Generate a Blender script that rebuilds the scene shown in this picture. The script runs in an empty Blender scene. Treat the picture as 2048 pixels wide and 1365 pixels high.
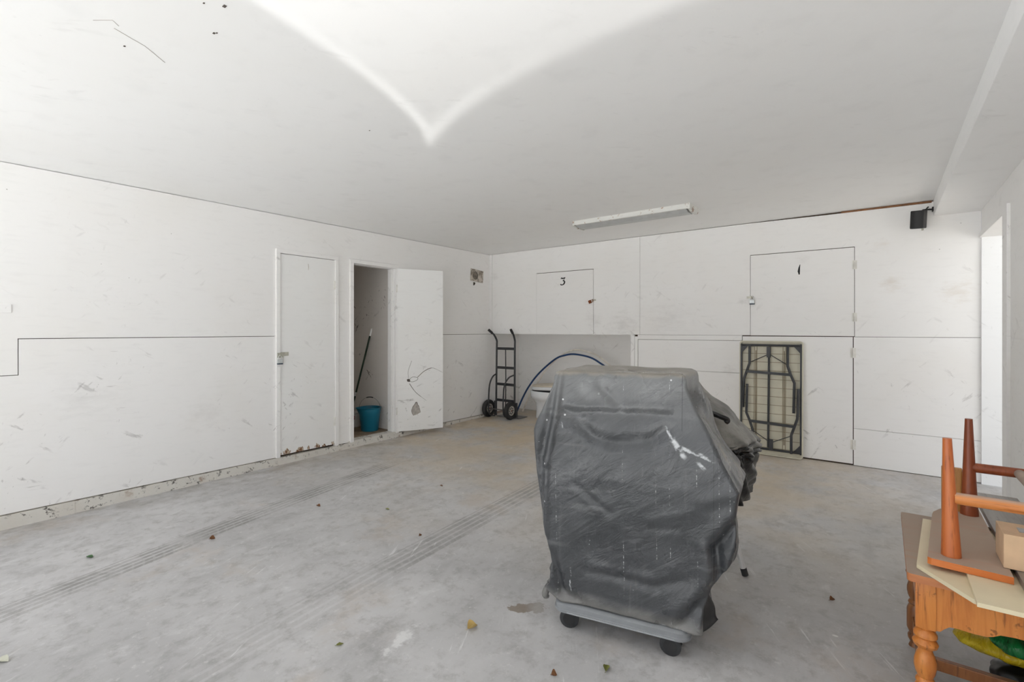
import bpy, bmesh, math, random
from mathutils import Vector, Matrix, noise
random.seed(7)
SC = bpy.context.scene
COL = SC.collection

# ------------------------------------------------------------------ camera
cd = bpy.data.cameras.new('camera'); cam = bpy.data.objects.new('camera', cd); COL.objects.link(cam)
cd.sensor_width = 36.0
cd.lens = 970.0 / 2048.0 * 36.0
cd.shift_y = -21.5 / 2048.0
cd.clip_start = 0.02
cam.location = (4.737, -5.644, 1.29)
cam.rotation_euler = (math.pi / 2, 0, math.radians(37.377))
SC.camera = cam

# ------------------------------------------------------------------ exposure, sky, sun
SC.view_settings.view_transform = 'Standard'
SC.view_settings.look = 'None'
SC.view_settings.gamma = 1.0
SC.view_settings.use_curve_mapping = False
SC.view_settings.exposure = -0.04
SC.cycles.max_bounces = 14
SC.cycles.diffuse_bounces = 9
w = bpy.data.worlds.new('sky'); SC.world = w; w.use_nodes = True
w.node_tree.nodes['Background'].inputs[0].default_value = (0.95, 0.97, 1.0, 1)
w.node_tree.nodes['Background'].inputs[1].default_value = 1.5
sl = bpy.data.lights.new('sun', 'SUN'); sun = bpy.data.objects.new('sun', sl); COL.objects.link(sun)
sl.energy = 26.0; sl.angle = math.radians(0.6); sl.color = (0.92, 0.965, 1.0)
sun.rotation_euler = Vector((0.12, -0.42, -0.9)).to_track_quat('-Z', 'Y').to_euler()

# sunlight thrown up on the ceiling by the shiny body of a car parked on the drive (behind the camera)
GL = (4.6, -6.9, 0.6); GH = 2.436 - GL[2]
gl = bpy.data.lights.new('car_reflection', 'POINT'); glo = bpy.data.objects.new('car_reflection', gl); COL.objects.link(glo)
glo.location = GL; gl.energy = 620.0; gl.shadow_soft_size = 0.03; gl.color = (1.0, 0.99, 0.96)
gl.use_nodes = True
def lamp_nodes():
    nt = gl.node_tree; em = nt.nodes['Emission']
    def M(op, a, b=None, c=None):
        n = nt.nodes.new('ShaderNodeMath'); n.operation = op
        for k, v in enumerate((a, b, c)):
            if v is None: continue
            if isinstance(v, (int, float)): n.inputs[k].default_value = v
            else: nt.links.new(v, n.inputs[k])
        return n.outputs[0]
    def smooth(x, lo, hi):
        n = nt.nodes.new('ShaderNodeMapRange'); n.interpolation_type = 'SMOOTHSTEP'
        nt.links.new(x, n.inputs[0]); n.inputs[1].default_value = lo; n.inputs[2].default_value = hi
        return n.outputs[0]
    tc = nt.nodes.new('ShaderNodeTexCoord'); sx = nt.nodes.new('ShaderNodeSeparateXYZ')
    nt.links.new(tc.outputs['Normal'], sx.inputs[0])
    zc = M('MAXIMUM', sx.outputs[2], 0.02)
    X = M('ADD', M('MULTIPLY', M('DIVIDE', sx.outputs[0], zc), GH), GL[0] - 2.51)
    Y = M('ADD', M('MULTIPLY', M('DIVIDE', sx.outputs[1], zc), GH), GL[1] + 3.574)
    s = M('ADD', M('MULTIPLY', X, 0.795), M('MULTIPLY', Y, -0.607))
    t = M('ADD', M('MULTIPLY', X, 0.607), M('MULTIPLY', Y, 0.795))
    sp = M('ADD', M('MAXIMUM', s, 0.0), 0.02)
    wl = M('MULTIPLY', M('POWER', sp, 1.65), 0.54); wr = M('MULTIPLY', M('POWER', sp, 1.75), 0.33)
    dl = M('ADD', t, wl)          # > 0 right of the left arm
    dr = M('SUBTRACT', wr, t)     # > 0 left of the right arm
    d = M('MINIMUM', dl, dr)
    fill = M('MULTIPLY', smooth(d, -0.03, 0.035), smooth(s, 0.0, 0.25))
    rim = M('MULTIPLY', M('POWER', 2.718, M('MULTIPLY', M('MULTIPLY', M('SUBTRACT', d, 0.012), M('SUBTRACT', d, 0.012)), -900.0)), smooth(s, -0.06, 0.03))
    rim = M('MULTIPLY', rim, M('SUBTRACT', 1.25, M('MINIMUM', s, 1.1)))
    tot = M('ADD', M('MULTIPLY', fill, 0.30), M('MULTIPLY', rim, 0.75))
    tot = M('MULTIPLY', tot, M('SUBTRACT', 1.0, smooth(s, 2.2, 3.2)))
    tot = M('MULTIPLY', tot, M('GREATER_THAN', sx.outputs[2], 0.15))
    nt.links.new(tot, em.inputs[1])
lamp_nodes()

# ------------------------------------------------------------------ helpers
S = 0.0125                      # the floor falls 12.5 mm per metre towards the drive
def gz(y): return S * y
def srgb(r, g, b):
    f = lambda c: (c / 255 / 12.92) if c / 255 <= 0.04045 else ((c / 255 + 0.055) / 1.055) ** 2.4
    return (f(r), f(g), f(b), 1.0)

class N:
    """small node-tree helper"""
    def __init__(self, name):
        self.m = bpy.data.materials.new(name); self.m.use_nodes = True
        self.t = self.m.node_tree; self.b = self.t.nodes['Principled BSDF']
    def new(self, typ, **kw):
        n = self.t.nodes.new(typ)
        for k, v in kw.items(): setattr(n, k, v)
        return n
    def put(self, sock, v):
        if isinstance(v, bpy.types.NodeSocket): self.t.links.new(v, sock)
        else: sock.default_value = v
    def math(self, op, a, b=None, clamp=False):
        n = self.new('ShaderNodeMath', operation=op, use_clamp=clamp); self.put(n.inputs[0], a)
        if b is not None: self.put(n.inputs[1], b)
        return n.outputs[0]
    def pos(self): return self.new('ShaderNodeNewGeometry').outputs['Position']
    def obj(self): return self.new('ShaderNodeTexCoord').outputs['Object']
    def normal(self): return self.new('ShaderNodeNewGeometry').outputs['True Normal']
    def xyz(self, v):
        n = self.new('ShaderNodeSeparateXYZ'); self.put(n.inputs[0], v); return n.outputs
    def mapping(self, v, rot=(0, 0, 0), scale=(1, 1, 1), loc=(0, 0, 0)):
        n = self.new('ShaderNodeMapping'); self.put(n.inputs[0], v)
        n.inputs['Location'].default_value = loc; n.inputs['Rotation'].default_value = rot; n.inputs['Scale'].default_value = scale
        return n.outputs[0]
    def noise(self, v, scale, detail=4, rough=0.55, dist=0.0):
        n = self.new('ShaderNodeTexNoise'); self.put(n.inputs['Vector'], v)
        n.inputs['Scale'].default_value = scale; n.inputs['Detail'].default_value = detail
        n.inputs['Roughness'].default_value = rough; n.inputs['Distortion'].default_value = dist
        return n.outputs[0]
    def voro(self, v, scale, feature='F1'):
        n = self.new('ShaderNodeTexVoronoi', feature=feature); self.put(n.inputs['Vector'], v); n.inputs['Scale'].default_value = scale
        return n.outputs
    def rng(self, x, lo, hi, a=0.0, b=1.0):
        n = self.new('ShaderNodeMapRange', interpolation_type='SMOOTHSTEP'); self.put(n.inputs[0], x)
        for k, v in ((1, lo), (2, hi), (3, a), (4, b)): self.put(n.inputs[k], v)
        return n.outputs[0]
    def mix(self, f, a, b):
        n = self.new('ShaderNodeMix', data_type='RGBA'); self.put(n.inputs[0], f); self.put(n.inputs[6], a); self.put(n.inputs[7], b)
        return n.outputs[2]
    def bump(self, h, strength=0.3, dist=0.01):
        n = self.new('ShaderNodeBump'); self.put(n.inputs['Height'], h)
        n.inputs['Strength'].default_value = strength; n.inputs['Distance'].default_value = dist
        self.t.links.new(n.outputs[0], self.b.inputs['Normal'])
    def done(self, col, rough=0.6, metal=0.0, spec=None):
        self.put(self.b.inputs['Base Color'], col); self.put(self.b.inputs['Roughness'], rough)
        self.b.inputs['Metallic'].default_value = metal
        if spec is not None: self.b.inputs['Specular IOR Level'].default_value = spec
        return self.m

def plain(name, c, rough=0.5, metal=0.0, var=0.12, scale=14.0, spec=None):
    n = N(name); v = n.noise(n.obj(), scale, 4)
    dark = tuple(x * (1 - var) for x in c[:3]) + (1,); lite = tuple(min(1, x * (1 + var)) for x in c[:3]) + (1,)
    return n.done(n.mix(n.rng(v, 0.3, 0.7), dark, lite), rough, metal, spec)

def paint(name, base, scuff=1.0, low=True, stain=0.25, peel=None, spots=()):
    n = N(name); p = n.pos(); z = n.xyz(p)[2]
    c = n.mix(n.math('MULTIPLY', n.rng(n.noise(p, 1.3, 5), 0.42, 0.72), stain), base, tuple(b * k for b, k in zip(base[:3], (0.94, 0.91, 0.86))) + (1,))
    c = n.mix(n.math('MULTIPLY', n.rng(n.noise(n.mapping(p, scale=(1.2, 1.2, 6)), 5.0, 6), 0.5, 0.75), 0.16), c, tuple(b * 0.8 for b in base[:3]) + (1,))
    zm = n.rng(z, 0.3, 1.7, 1.0, 0.25) if low else 1.0
    area = n.rng(n.noise(p, 2.1, 3), 0.46, 0.62)
    for k, (rot, sc, th) in enumerate((((0.6, 0.75, 0.0), (4, 4, 20), 0.62), ((-0.8, -0.5, 0.0), (5, 5, 26), 0.63), ((0.25, 0.3, 0.0), (40, 40, 11), 0.65), ((0.05, -0.1, 0), (3, 3, 30), 0.67))):
        m = n.rng(n.noise(n.mapping(n.mapping(p, rot=rot), scale=sc, loc=(k * 3.1, k * 1.7, k)), 1.0, 4, 0.6), th, th + 0.07)
        m = n.math('MULTIPLY', n.math('MULTIPLY', m, area), zm)
        c = n.mix(n.math('MULTIPLY', m, 0.5 * scuff), c, srgb(92, 86, 80))
    vo = n.voro(p, 7.0); cr = n.xyz(vo[1])[0]
    sp = n.math('MULTIPLY', n.rng(vo[0], 0.035, 0.02, 0.0, 1.0), n.math('GREATER_THAN', cr, 0.82))
    c = n.mix(n.math('MULTIPLY', sp, 0.6 * scuff), c, srgb(80, 70, 60))
    for (sx, sy, sz, sr, am, col) in spots:      # smudges of hand grime and old water stains
        v = n.new('ShaderNodeVectorMath', operation='DISTANCE'); n.put(v.inputs[0], n.mapping(p, scale=(.8, .8, 1))); v.inputs[1].default_value = (sx * .8, sy * .8, sz)
        g = n.rng(n.math('ADD', n.math('DIVIDE', v.outputs['Value'], sr), n.math('MULTIPLY', n.noise(n.mapping(p, scale=(1, 1, 2.5)), 8, 7, .7), 2.2)), 1.75, 0.7)
        c = n.mix(n.math('MULTIPLY', g, am * .75), c, col)
    if peel:
        pz = n.rng(z, peel, 0.045, 0.0, 1.0)
        pm = n.rng(n.math('ADD', n.noise(n.mapping(p, scale=(1, 1, 0.35)), 22.0, 5), n.math('MULTIPLY', pz, 0.30)), 0.80, 0.83)
        c = n.mix(pm, c, n.mix(n.rng(n.noise(p, 40, 3), 0.4, 0.6), srgb(120, 78, 48), srgb(196, 182, 160)))
    n.bump(n.noise(p, 26, 5), 0.10, 0.004)
    return n.done(c, 0.55)

WHITE = srgb(243, 242, 241)
M = {}
GR, BE = srgb(128, 122, 116), srgb(196, 176, 148)
M['wall'] = paint('painted_plywood', WHITE, 0.75, spots=((1.70, 0, 1.66, .10, .5, GR), (1.76, 0, 1.42, .22, .22, GR), (2.15, 0, 1.36, .34, .26, GR), (2.75, 0, 1.42, .45, .16, GR), (0.1, 0, 2.1, .12, .2, GR),
    (4.80, 0, 1.72, .16, .35, BE), (5.25, 0, 1.62, .22, .35, BE), (4.75, 0, 2.1, .12, .2, BE), (4.1, 0, 2.0, .10, .14, GR), (3.4, 0, .86, .12, .25, GR), (0, -.3, .7, .4, .12, GR), (0, -3.9, .55, .3, .14, GR), (0, -4.7, .8, .35, .12, GR), (3.53, 0, 1.6, .07, .3, GR)))
M['door'] = paint('door_paint', srgb(243, 243, 242), 0.7)
M['door_peeling'] = paint('peeling_door_paint', srgb(243, 243, 242), 0.7, peel=0.16)
M['trim'] = paint('trim_paint', srgb(244, 243, 242), 0.55, low=False, stain=0.2)
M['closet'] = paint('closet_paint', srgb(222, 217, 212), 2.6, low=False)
M['ceil'] = paint('ceiling_paint', srgb(246, 246, 246), 0.12, low=False, stain=0.12)
M['reveal'] = paint('reveal_paint', srgb(240, 241, 242), 0.35, low=False, stain=0.1)
M['backing'] = plain('bare_dark_wood', srgb(70, 54, 42), 0.8)
M['rawwood'] = plain('bare_brown_wood', srgb(134, 92, 60), 0.75, var=0.3)
M['hole'] = plain('grey_hole_filler', srgb(176, 170, 164), 0.9, var=0.15, scale=40)
M['crack'] = plain('crack_dark', srgb(96, 88, 82), 0.9)
M['ink'] = plain('black_ink', srgb(22, 22, 22), 0.6)
M['ink_faint'] = plain('faint_ink', srgb(196, 190, 184), 0.6)

def curb_mat():
    n = N('flaking_curb_paint'); p = n.pos()
    a = n.noise(p, 16, 7, 0.65); c = n.mix(n.rng(n.math('ADD', n.math('MULTIPLY', a, .6), n.math('MULTIPLY', n.noise(n.mapping(p, scale=(1, 1, 1.6)), 48, 6, .7), .4)), 0.54, 0.60), srgb(222, 219, 212), srgb(92, 87, 82))
    c = n.mix(n.rng(n.noise(n.mapping(p, loc=(3, 3, 3)), 6, 5), 0.60, 0.70), c, srgb(150, 118, 92))
    c = n.mix(n.rng(n.noise(n.mapping(p, loc=(7, 1, 3)), 3.0, 3), 0.45, 0.6, 0.0, 0.7), c, srgb(216, 211, 202))
    n.bump(a, 0.6, 0.02); return n.done(c, 0.85)
M['curb'] = curb_mat()

def floor_mat():
    n = N('worn_concrete'); p = n.pos()
    c = n.mix(n.rng(n.noise(p, 0.9, 6, 0.6), 0.3, 0.7), srgb(178, 177, 177), srgb(202, 201, 201))
    d1 = n.mapping(p, rot=(0, 0, 0.55), scale=(3.6, 1.6, 1))
    c = n.mix(n.rng(n.noise(d1, 1.6, 7, 0.65), 0.48, 0.74, 0.0, 0.45), c, srgb(148, 147, 146))
    d2 = n.mapping(p, rot=(0, 0, -0.75), scale=(5.5, 2.4, 1), loc=(4, 2, 0))
    c = n.mix(n.rng(n.noise(d2, 1.5, 8, 0.7), 0.54, 0.75, 0.0, 0.45), c, srgb(222, 222, 222))
    c = n.mix(n.rng(n.noise(p, 14, 8, 0.7), 0.46, 0.70, 0.0, 0.5), c, srgb(144, 142, 139))
    c = n.mix(n.rng(n.noise(n.mapping(p, loc=(9, 9, 0)), 30, 8, 0.7), 0.56, 0.72, 0.0, 0.5), c, srgb(220, 219, 217))
    # brown earth stain at the back, coloured lighter to lift the dim rear
    x, y, z = n.xyz(p)
    back = n.rng(n.math('ADD', y, n.math('MULTIPLY', n.noise(p, 1.1, 5), 2.4)), -2.6, 0.6)
    warm = n.math('MULTIPLY', back, n.rng(n.noise(n.mapping(p, loc=(2, 5, 0)), 1.7, 6, 0.6), 0.3, 0.62))
    warm = n.math('MULTIPLY', warm, n.rng(x, 5.2, 3.4, 0.25, 1.0))
    c = n.mix(n.math('MULTIPLY', warm, 0.72), c, srgb(208, 188, 156))
    d3 = n.mapping(n.mapping(p, rot=(0, 0, 1.05)), scale=(2.2, 26, 1)); vs_ = n.noise(d3, 1.2, 5, .6)
    c = n.mix(n.math('MULTIPLY', n.rng(vs_, .62, .70), n.rng(n.noise(n.mapping(p, loc=(1, 8, 0)), 1.6, 3), .5, .6, 0, .6)), c, srgb(230, 230, 229))
    patch = n.rng(n.noise(n.mapping(p, loc=(12, 3, 0)), 1.3, 6, 0.65), 0.54, 0.68, 0.0, 0.35)
    c = n.mix(patch, c, srgb(184, 168, 150))
    # tyre marks: bands along gently turned lines, with tread blocks
    def track(ax, ay, bx, by, half, amount, c):
        L = math.hypot(bx - ax, by - ay); ux, uy = (bx - ax) / L, (by - ay) / L
        s = n.math('ADD', n.math('MULTIPLY', x, ux), n.math('ADD', n.math('MULTIPLY', y, uy), -(ax * ux + ay * uy)))
        t = n.math('ADD', n.math('MULTIPLY', x, -uy), n.math('ADD', n.math('MULTIPLY', y, ux), -(-ax * uy + ay * ux)))
        band = n.rng(n.math('ABSOLUTE', t), half, half * 0.88)
        band = n.math('MULTIPLY', band, n.math('MULTIPLY', n.rng(s, -0.15, 0.15), n.rng(s, L + 0.3, L - 0.3)))
        rib = n.rng(n.math('SINE', n.math('MULTIPLY', t, 2 * math.pi / (half / 2.3))), -0.75, -0.2)
        blk = n.rng(n.math('SINE', n.math('ADD', n.math('MULTIPLY', s, 2 * math.pi / 0.055), n.math('MULTIPLY', n.math('ABSOLUTE', t), 60.0))), -0.9, -0.6, 0.72, 1.0)
        m = n.math('MULTIPLY', n.math('MULTIPLY', band, rib), blk)
        m = n.math('MULTIPLY', m, n.rng(n.noise(p, 4, 6, .65), 0.34, 0.60, 0.35, 1.0))
        return n.mix(n.math('MULTIPLY', m, amount), c, srgb(120, 117, 112))
    c = track(1.50, -5.75, 1.20, -4.35, 0.10, 0.6, c)
    c = track(1.20, -4.45, 0.86, -2.55, 0.10, 0.62, c)
    c = track(2.52, -3.9, 2.42, -2.0, 0.11, 0.48, c)
    c = track(2.62, -5.2, 2.50, -3.8, 0.12, 0.2, c)
    # dark wet spot by the dolly
    dx = n.math('SUBTRACT', x, 3.375); dy = n.math('SUBTRACT', y, -3.742)
    a1 = n.math('ADD', n.math('MULTIPLY', dx, 0.80), n.math('MULTIPLY', dy, 0.60)); a2 = n.math('ADD', n.math('MULTIPLY', dx, -0.60), n.math('MULTIPLY', dy, 0.80))
    r = n.math('SQRT', n.math('ADD', n.math('POWER', n.math('DIVIDE', a1, 0.11), 2.0), n.math('POWER', n.math('DIVIDE', a2, 0.05), 2.0)))
    spot = n.rng(n.math('ADD', r, n.math('MULTIPLY', n.noise(p, 16, 6, .65), 2.4)), 2.05, 1.95)
    c = n.mix(n.math('MULTIPLY', spot, n.rng(a1, -.02, .05, .8, .45)), c, srgb(128, 114, 98))
    bx_ = n.math('SUBTRACT', x, 3.075); by_ = n.math('SUBTRACT', y, -4.265)
    q1 = n.math('ADD', n.math('MULTIPLY', bx_, .98), n.math('MULTIPLY', by_, .2)); q2 = n.math('ADD', n.math('MULTIPLY', bx_, -.2), n.math('MULTIPLY', by_, .98))
    rr_ = n.math('SQRT', n.math('ADD', n.math('POWER', n.math('DIVIDE', q1, .035), 2.0), n.math('POWER', n.math('DIVIDE', q2, .13), 2.0)))
    c = n.mix(n.rng(n.math('ADD', rr_, n.math('MULTIPLY', n.noise(p, 18, 7, .7), 2.6)), 2.3, 1.7, 0, .7), c, srgb(232, 232, 231))
    # patchy darker tone towards the left wall
    edge = n.math('MULTIPLY', n.rng(x, 0.5, 0.0), n.rng(n.noise(p, 6, 5), 0.4, 0.7))
    c = n.mix(n.math('MULTIPLY', edge, 0.45), c, srgb(136, 128, 116))
    # white paint flecks
    vo = n.voro(n.mapping(p, rot=(0, 0, 0.4), scale=(1.0, 1.6, 1)), 5.0); cr = n.xyz(vo[1])
    f = n.math('MULTIPLY', n.rng(vo[0], n.math('MULTIPLY', cr[1], 0.10), 0.0), n.math('GREATER_THAN', cr[0], 0.72))
    c = n.mix(n.math('MULTIPLY', n.rng(f, 0.2, 0.4), 0.8), c, srgb(226, 225, 221))
    n.bump(n.noise(p, 60, 6), 0.15, 0.004)
    return n.done(c, n.rng(n.noise(p, 3, 5), 0.3, 0.7, 0.42, 0.62), spec=0.4)
M['floor'] = floor_mat()
M['drive'] = plain('driveway_concrete', srgb(206, 203, 198), 0.9, scale=2)
M['yard'] = plain('darkened_side_yard', srgb(112, 106, 98), 0.95, scale=2)
M['closet_floor'] = plain('dirty_closet_floor', srgb(140, 122, 102), 0.85, var=0.35, scale=9)

def vinyl_mat():
    n = N('dusty_grey_vinyl'); o = n.obj(); x, y, z = n.xyz(o)
    c = n.mix(n.rng(n.noise(o, 3.0, 5), 0.3, 0.7), srgb(58, 60, 63), srgb(74, 76, 79))
    c = n.mix(n.rng(n.noise(n.mapping(o, scale=(30, 30, 2.5)), 1.0, 6, 0.7), 0.55, 0.8, 0.0, 0.30), c, srgb(130, 132, 134))
    c = n.mix(n.rng(n.noise(n.mapping(o, scale=(2, 2, 14), rot=(0, 0.15, 0)), 1.6, 6), 0.58, 0.75, 0.0, 0.22), c, srgb(150, 151, 152))
    # tan dust lying on the top and along the hem
    dt = n.rng(n.math('ADD', z, n.math('MULTIPLY', n.noise(o, 9, 5), 0.05)), 1.158, 1.178)
    c = n.mix(n.math('MULTIPLY', dt, 0.85), c, srgb(160, 146, 122))
    gr = n.rng(n.math('ADD', z, n.math('MULTIPLY', n.noise(o, 7, 6), 0.20)), 0.95, 1.26, 0.0, 0.6)  # greyer upwards: dust plus brighter light painted on the upper cover
    c = n.mix(gr, c, srgb(128, 129, 129))
    hem = n.rng(n.math('ADD', z, n.math('MULTIPLY', n.noise(o, 8, 6), -0.10)), 0.155, 0.08, 0.0, 0.65)
    c = n.mix(hem, c, srgb(140, 138, 134))
    side = n.math('MULTIPLY', n.math('MULTIPLY', n.rng(x, 0.27, 0.42), n.rng(y, 0.03, 0.07)), n.math('MULTIPLY', n.rng(z, 0.45, 0.62), n.rng(n.noise(o, 8, 6), 0.46, 0.62)))
    c = n.mix(n.math('MULTIPLY', side, 0.5), c, srgb(158, 150, 136))
    # white drip lines and specks
    vn = n.new('ShaderNodeTexVoronoi', voronoi_dimensions='1D'); n.put(vn.inputs['W'], n.math('ADD', x, n.math('MULTIPLY', z, 0.01))); vn.inputs['Scale'].default_value = 17.0
    vx = vn.outputs; vr = n.xyz(vx[1])
    dash = n.rng(n.noise(n.mapping(o, scale=(20, 0, 70)), 1.0, 5, 0.8), 0.50, 0.58)
    zone = n.rng(n.noise(n.mapping(o, scale=(9, 0, 5), loc=(2, 0, 5)), 1.0, 2), 0.5, 0.56)
    drip = n.math('MULTIPLY', n.math('MULTIPLY', n.rng(vx[0], 0.035, 0.012), dash), n.math('MULTIPLY', zone, n.math('GREATER_THAN', vr[0], 0.35)))
    c = n.mix(n.math('MULTIPLY', drip, n.rng(n.noise(o, 40, 3), .35, .65, .15, .8)), c, srgb(214, 216, 217))
    vo = n.voro(o, 26.0); cr = n.xyz(vo[1])
    sp = n.math('MULTIPLY', n.rng(vo[0], n.math('MULTIPLY', cr[1], 0.26), 0.0), n.math('GREATER_THAN', cr[0], 0.66))
    sp = n.math('MULTIPLY', n.rng(sp, 0.3, 0.5), n.rng(n.noise(o, 5, 3), 0.5, 0.56))
    c = n.mix(n.math('MULTIPLY', sp, 0.8), c, srgb(220, 221, 222))
    # chalky scrape
    def seg(ax, az, bx, bz, wid, c):
        L = math.hypot(bx - ax, bz - az); ux, uz = (bx - ax) / L, (bz - az) / L
        s = n.math('ADD', n.math('MULTIPLY', x, ux), n.math('ADD', n.math('MULTIPLY', z, uz), -(ax * ux + az * uz)))
        t = n.math('ADD', n.math('MULTIPLY', x, -uz), n.math('ADD', n.math('MULTIPLY', z, ux), -(-ax * uz + az * ux)))
        t = n.math('ADD', t, n.math('MULTIPLY', n.math('SUBTRACT', n.noise(o, 22, 4), 0.5), 0.03))
        m = n.math('MULTIPLY', n.rng(n.math('ABSOLUTE', t), wid, wid * 0.3), n.math('MULTIPLY', n.rng(s, -0.01, 0.01), n.rng(s, L + 0.01, L - 0.01)))
        m = n.math('MULTIPLY', m, n.math('LESS_THAN', y, 0.12))
        m = n.math('MULTIPLY', m, n.rng(n.noise(o, 34, 5), 0.4, 0.56))
        return n.mix(n.math('MULTIPLY', m, 0.8), c, srgb(206, 209, 212))
    c = seg(0.188, 0.951, 0.232, 0.883, 0.006, c); c = seg(0.225, 0.893, 0.275, 0.826, 0.014, c)
    c = seg(0.262, 0.866, 0.381, 0.825, 0.010, c); c = seg(0.322, 0.813, 0.345, 0.79, 0.009, c)
    c = seg(0.175, 0.125, 0.33, 0.11, 0.02, c); c = seg(-0.243, 0.935, -0.23, 0.885, 0.004, c); c = seg(-0.205, 0.295, -0.203, 0.19, 0.004, c)
    for sx_, z0_, z1_ in ((.381, .30, .885), (.262, .93, 1.15)):
        ln = n.math('MULTIPLY', n.rng(n.math('ABSOLUTE', n.math('SUBTRACT', x, sx_)), .0022, .0008), n.math('MULTIPLY', n.math('GREATER_THAN', z, z0_), n.math('LESS_THAN', z, z1_)))
        c = n.mix(n.math('MULTIPLY', n.math('MULTIPLY', ln, n.math('LESS_THAN', y, .1)), .7), c, srgb(44, 45, 47))
    h1 = n.noise(n.mapping(n.mapping(o, rot=(0, .6, 0)), scale=(1, 1, 3.2)), 5, 6, 0.6, 0.8); h2 = n.noise(n.mapping(n.mapping(o, rot=(0, -.5, 0)), scale=(3, 1, 1), loc=(2, 3, 4)), 6, 5, 0.6, 0.5)
    n.bump(n.math('ADD', h1, n.math('MULTIPLY', h2, .7)), 0.26, 0.03)
    return n.done(c, n.rng(n.noise(o, 4, 4), 0.35, 0.7, 0.25, 0.42), spec=0.6)
M['vinyl'] = vinyl_mat()
M['vinyl_dark'] = plain('dark_vinyl', srgb(58, 58, 59), 0.5, var=0.25, scale=12)
def plastic_sheet(name, a, b, rough):
    n = N(name); o = n.obj()
    c = n.mix(n.rng(n.noise(o, 7, 6), 0.38, 0.62), a, b); n.bump(n.noise(o, 14, 4), 0.4, 0.02); return n.done(c, rough)
M['poly_dusty'] = plastic_sheet('dusty_black_polythene', srgb(86, 84, 80), srgb(134, 131, 125), 0.42)
M['poly_black'] = plastic_sheet('shiny_black_polythene', srgb(20, 20, 21), srgb(34, 34, 35), 0.22)
M['dolly'] = plain('grey_dolly_plastic', srgb(138, 141, 144), 0.45, var=0.07, scale=10)
M['caster'] = plain('black_caster_plastic', srgb(52, 53, 55), 0.45, var=0.2, scale=30)
M['rubber'] = plain('black_rubber', srgb(44, 44, 45), 0.7, var=0.15)
M['steel'] = plain('charcoal_painted_steel', srgb(52, 53, 56), 0.4, var=0.12)
M['steel_light'] = plain('worn_grey_steel', srgb(112, 110, 108), 0.45, 0.3)
M['rim'] = plain('wheel_rim_plastic', srgb(186, 182, 174), 0.5)
M['red'] = plain('red_hub', srgb(120, 44, 38), 0.5)
M['chrome'] = plain('aluminium_tube', srgb(226, 226, 226), 0.28, 0.35, 0.05)
M['ceramic'] = plain('white_ceramic', srgb(236, 238, 240), 0.12, var=0.02)
M['seat'] = plain('cream_seat', srgb(214, 204, 186), 0.4, var=0.05)
M['blue'] = plain('blue_pipe', srgb(36, 68, 112), 0.4)
M['cream_pipe'] = plain('cream_pipe', srgb(236, 231, 222), 0.45)
M['teal'] = plain('teal_bucket_plastic', srgb(20, 112, 140), 0.35, var=0.05, scale=5)
M['wire'] = plain('bare_wire', srgb(112, 110, 106), 0.4, 0.7)
M['green_pole'] = plain('green_pole_paint', srgb(34, 58, 42), 0.4)
M['white_plastic'] = plain('white_plastic', srgb(250, 250, 248), 0.35, var=0.02)
M['can'] = plain('paint_can_white', srgb(206, 200, 196), 0.45, var=0.1)
M['can_red'] = plain('paint_can_red_patch', srgb(132, 62, 64), 0.5)
M['metal'] = plain('galvanised_metal', srgb(186, 184, 172), 0.4, 0.5, 0.15, 30)
M['lock_steel'] = plain('lock_steel', srgb(196, 200, 200), 0.3, 0.5)
M['lock_base'] = plain('lock_blue_base', srgb(64, 76, 92), 0.5)
M['rust'] = plain('rusty_metal', srgb(140, 76, 38), 0.8, var=0.4, scale=50)
M['hinge'] = plain('painted_hinge', srgb(226, 224, 218), 0.5)
M['speaker'] = plain('black_speaker_plastic', srgb(34, 34, 35), 0.55)
def fixture_mat():
    n = N('rust_spotted_white_enamel'); o = n.obj()
    m = n.rng(n.noise(o, 16, 6, 0.7), 0.56, 0.62)
    return n.done(n.mix(m, srgb(228, 228, 224), srgb(146, 108, 78)), 0.4)
M['enamel'] = fixture_mat()
M['lens'] = plain('dusty_light_diffuser', srgb(190, 193, 193), 0.35, var=0.08)
def vent_mat():
    n = N('grimy_cover_plate'); o = n.obj()
    m = n.rng(n.noise(n.mapping(o, scale=(1, 1, 0.7)), 15, 6, 0.7), 0.45, 0.62)
    c = n.mix(m, srgb(206, 198, 188), srgb(140, 130, 118)); n.bump(m, 0.4, 0.01); return n.done(c, 0.8)
M['vent'] = vent_mat()

def wood_mat(name, dark, mid, lite, axis='x', dusty=None, specks=True):
    n = N(name); o = n.obj()
    sc = {'x': (1.2, 14, 14), 'y': (14, 1.2, 14), 'z': (14, 14, 1.2)}[axis]
    g = n.noise(n.mapping(o, scale=sc), 2.6, 7, 0.6, 0.4)
    c = n.mix(n.rng(g, 0.35, 0.65), mid, lite)
    c = n.mix(n.rng(n.noise(n.mapping(o, scale=tuple(k * 3 for k in sc)), 2.4, 4), 0.56, 0.72, 0.0, 0.6), c, dark)
    if specks:
        c = n.mix(n.rng(n.noise(n.mapping(o, loc=(5, 5, 5)), 26, 3), 0.64, 0.70, 0.0, 0.75), c, dark)
    rough = 0.35
    if dusty:
        nz = n.xyz(n.normal())[2]
        dm = n.math('MULTIPLY', n.rng(nz, 0.55, 0.9), n.rng(n.noise(n.mapping(o, scale=sc), 1.7, 6), 0.18, 0.5, 0.72, 0.97))
        c = n.mix(dm, c, dusty); rough = n.rng(nz, 0.5, 0.9, 0.35, 0.8)
    return n.done(c, rough)
DUST = srgb(166, 150, 136)
M['oak'] = wood_mat('orange_oak', srgb(108, 60, 28), srgb(192, 114, 50), srgb(214, 138, 66), 'z')
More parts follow.
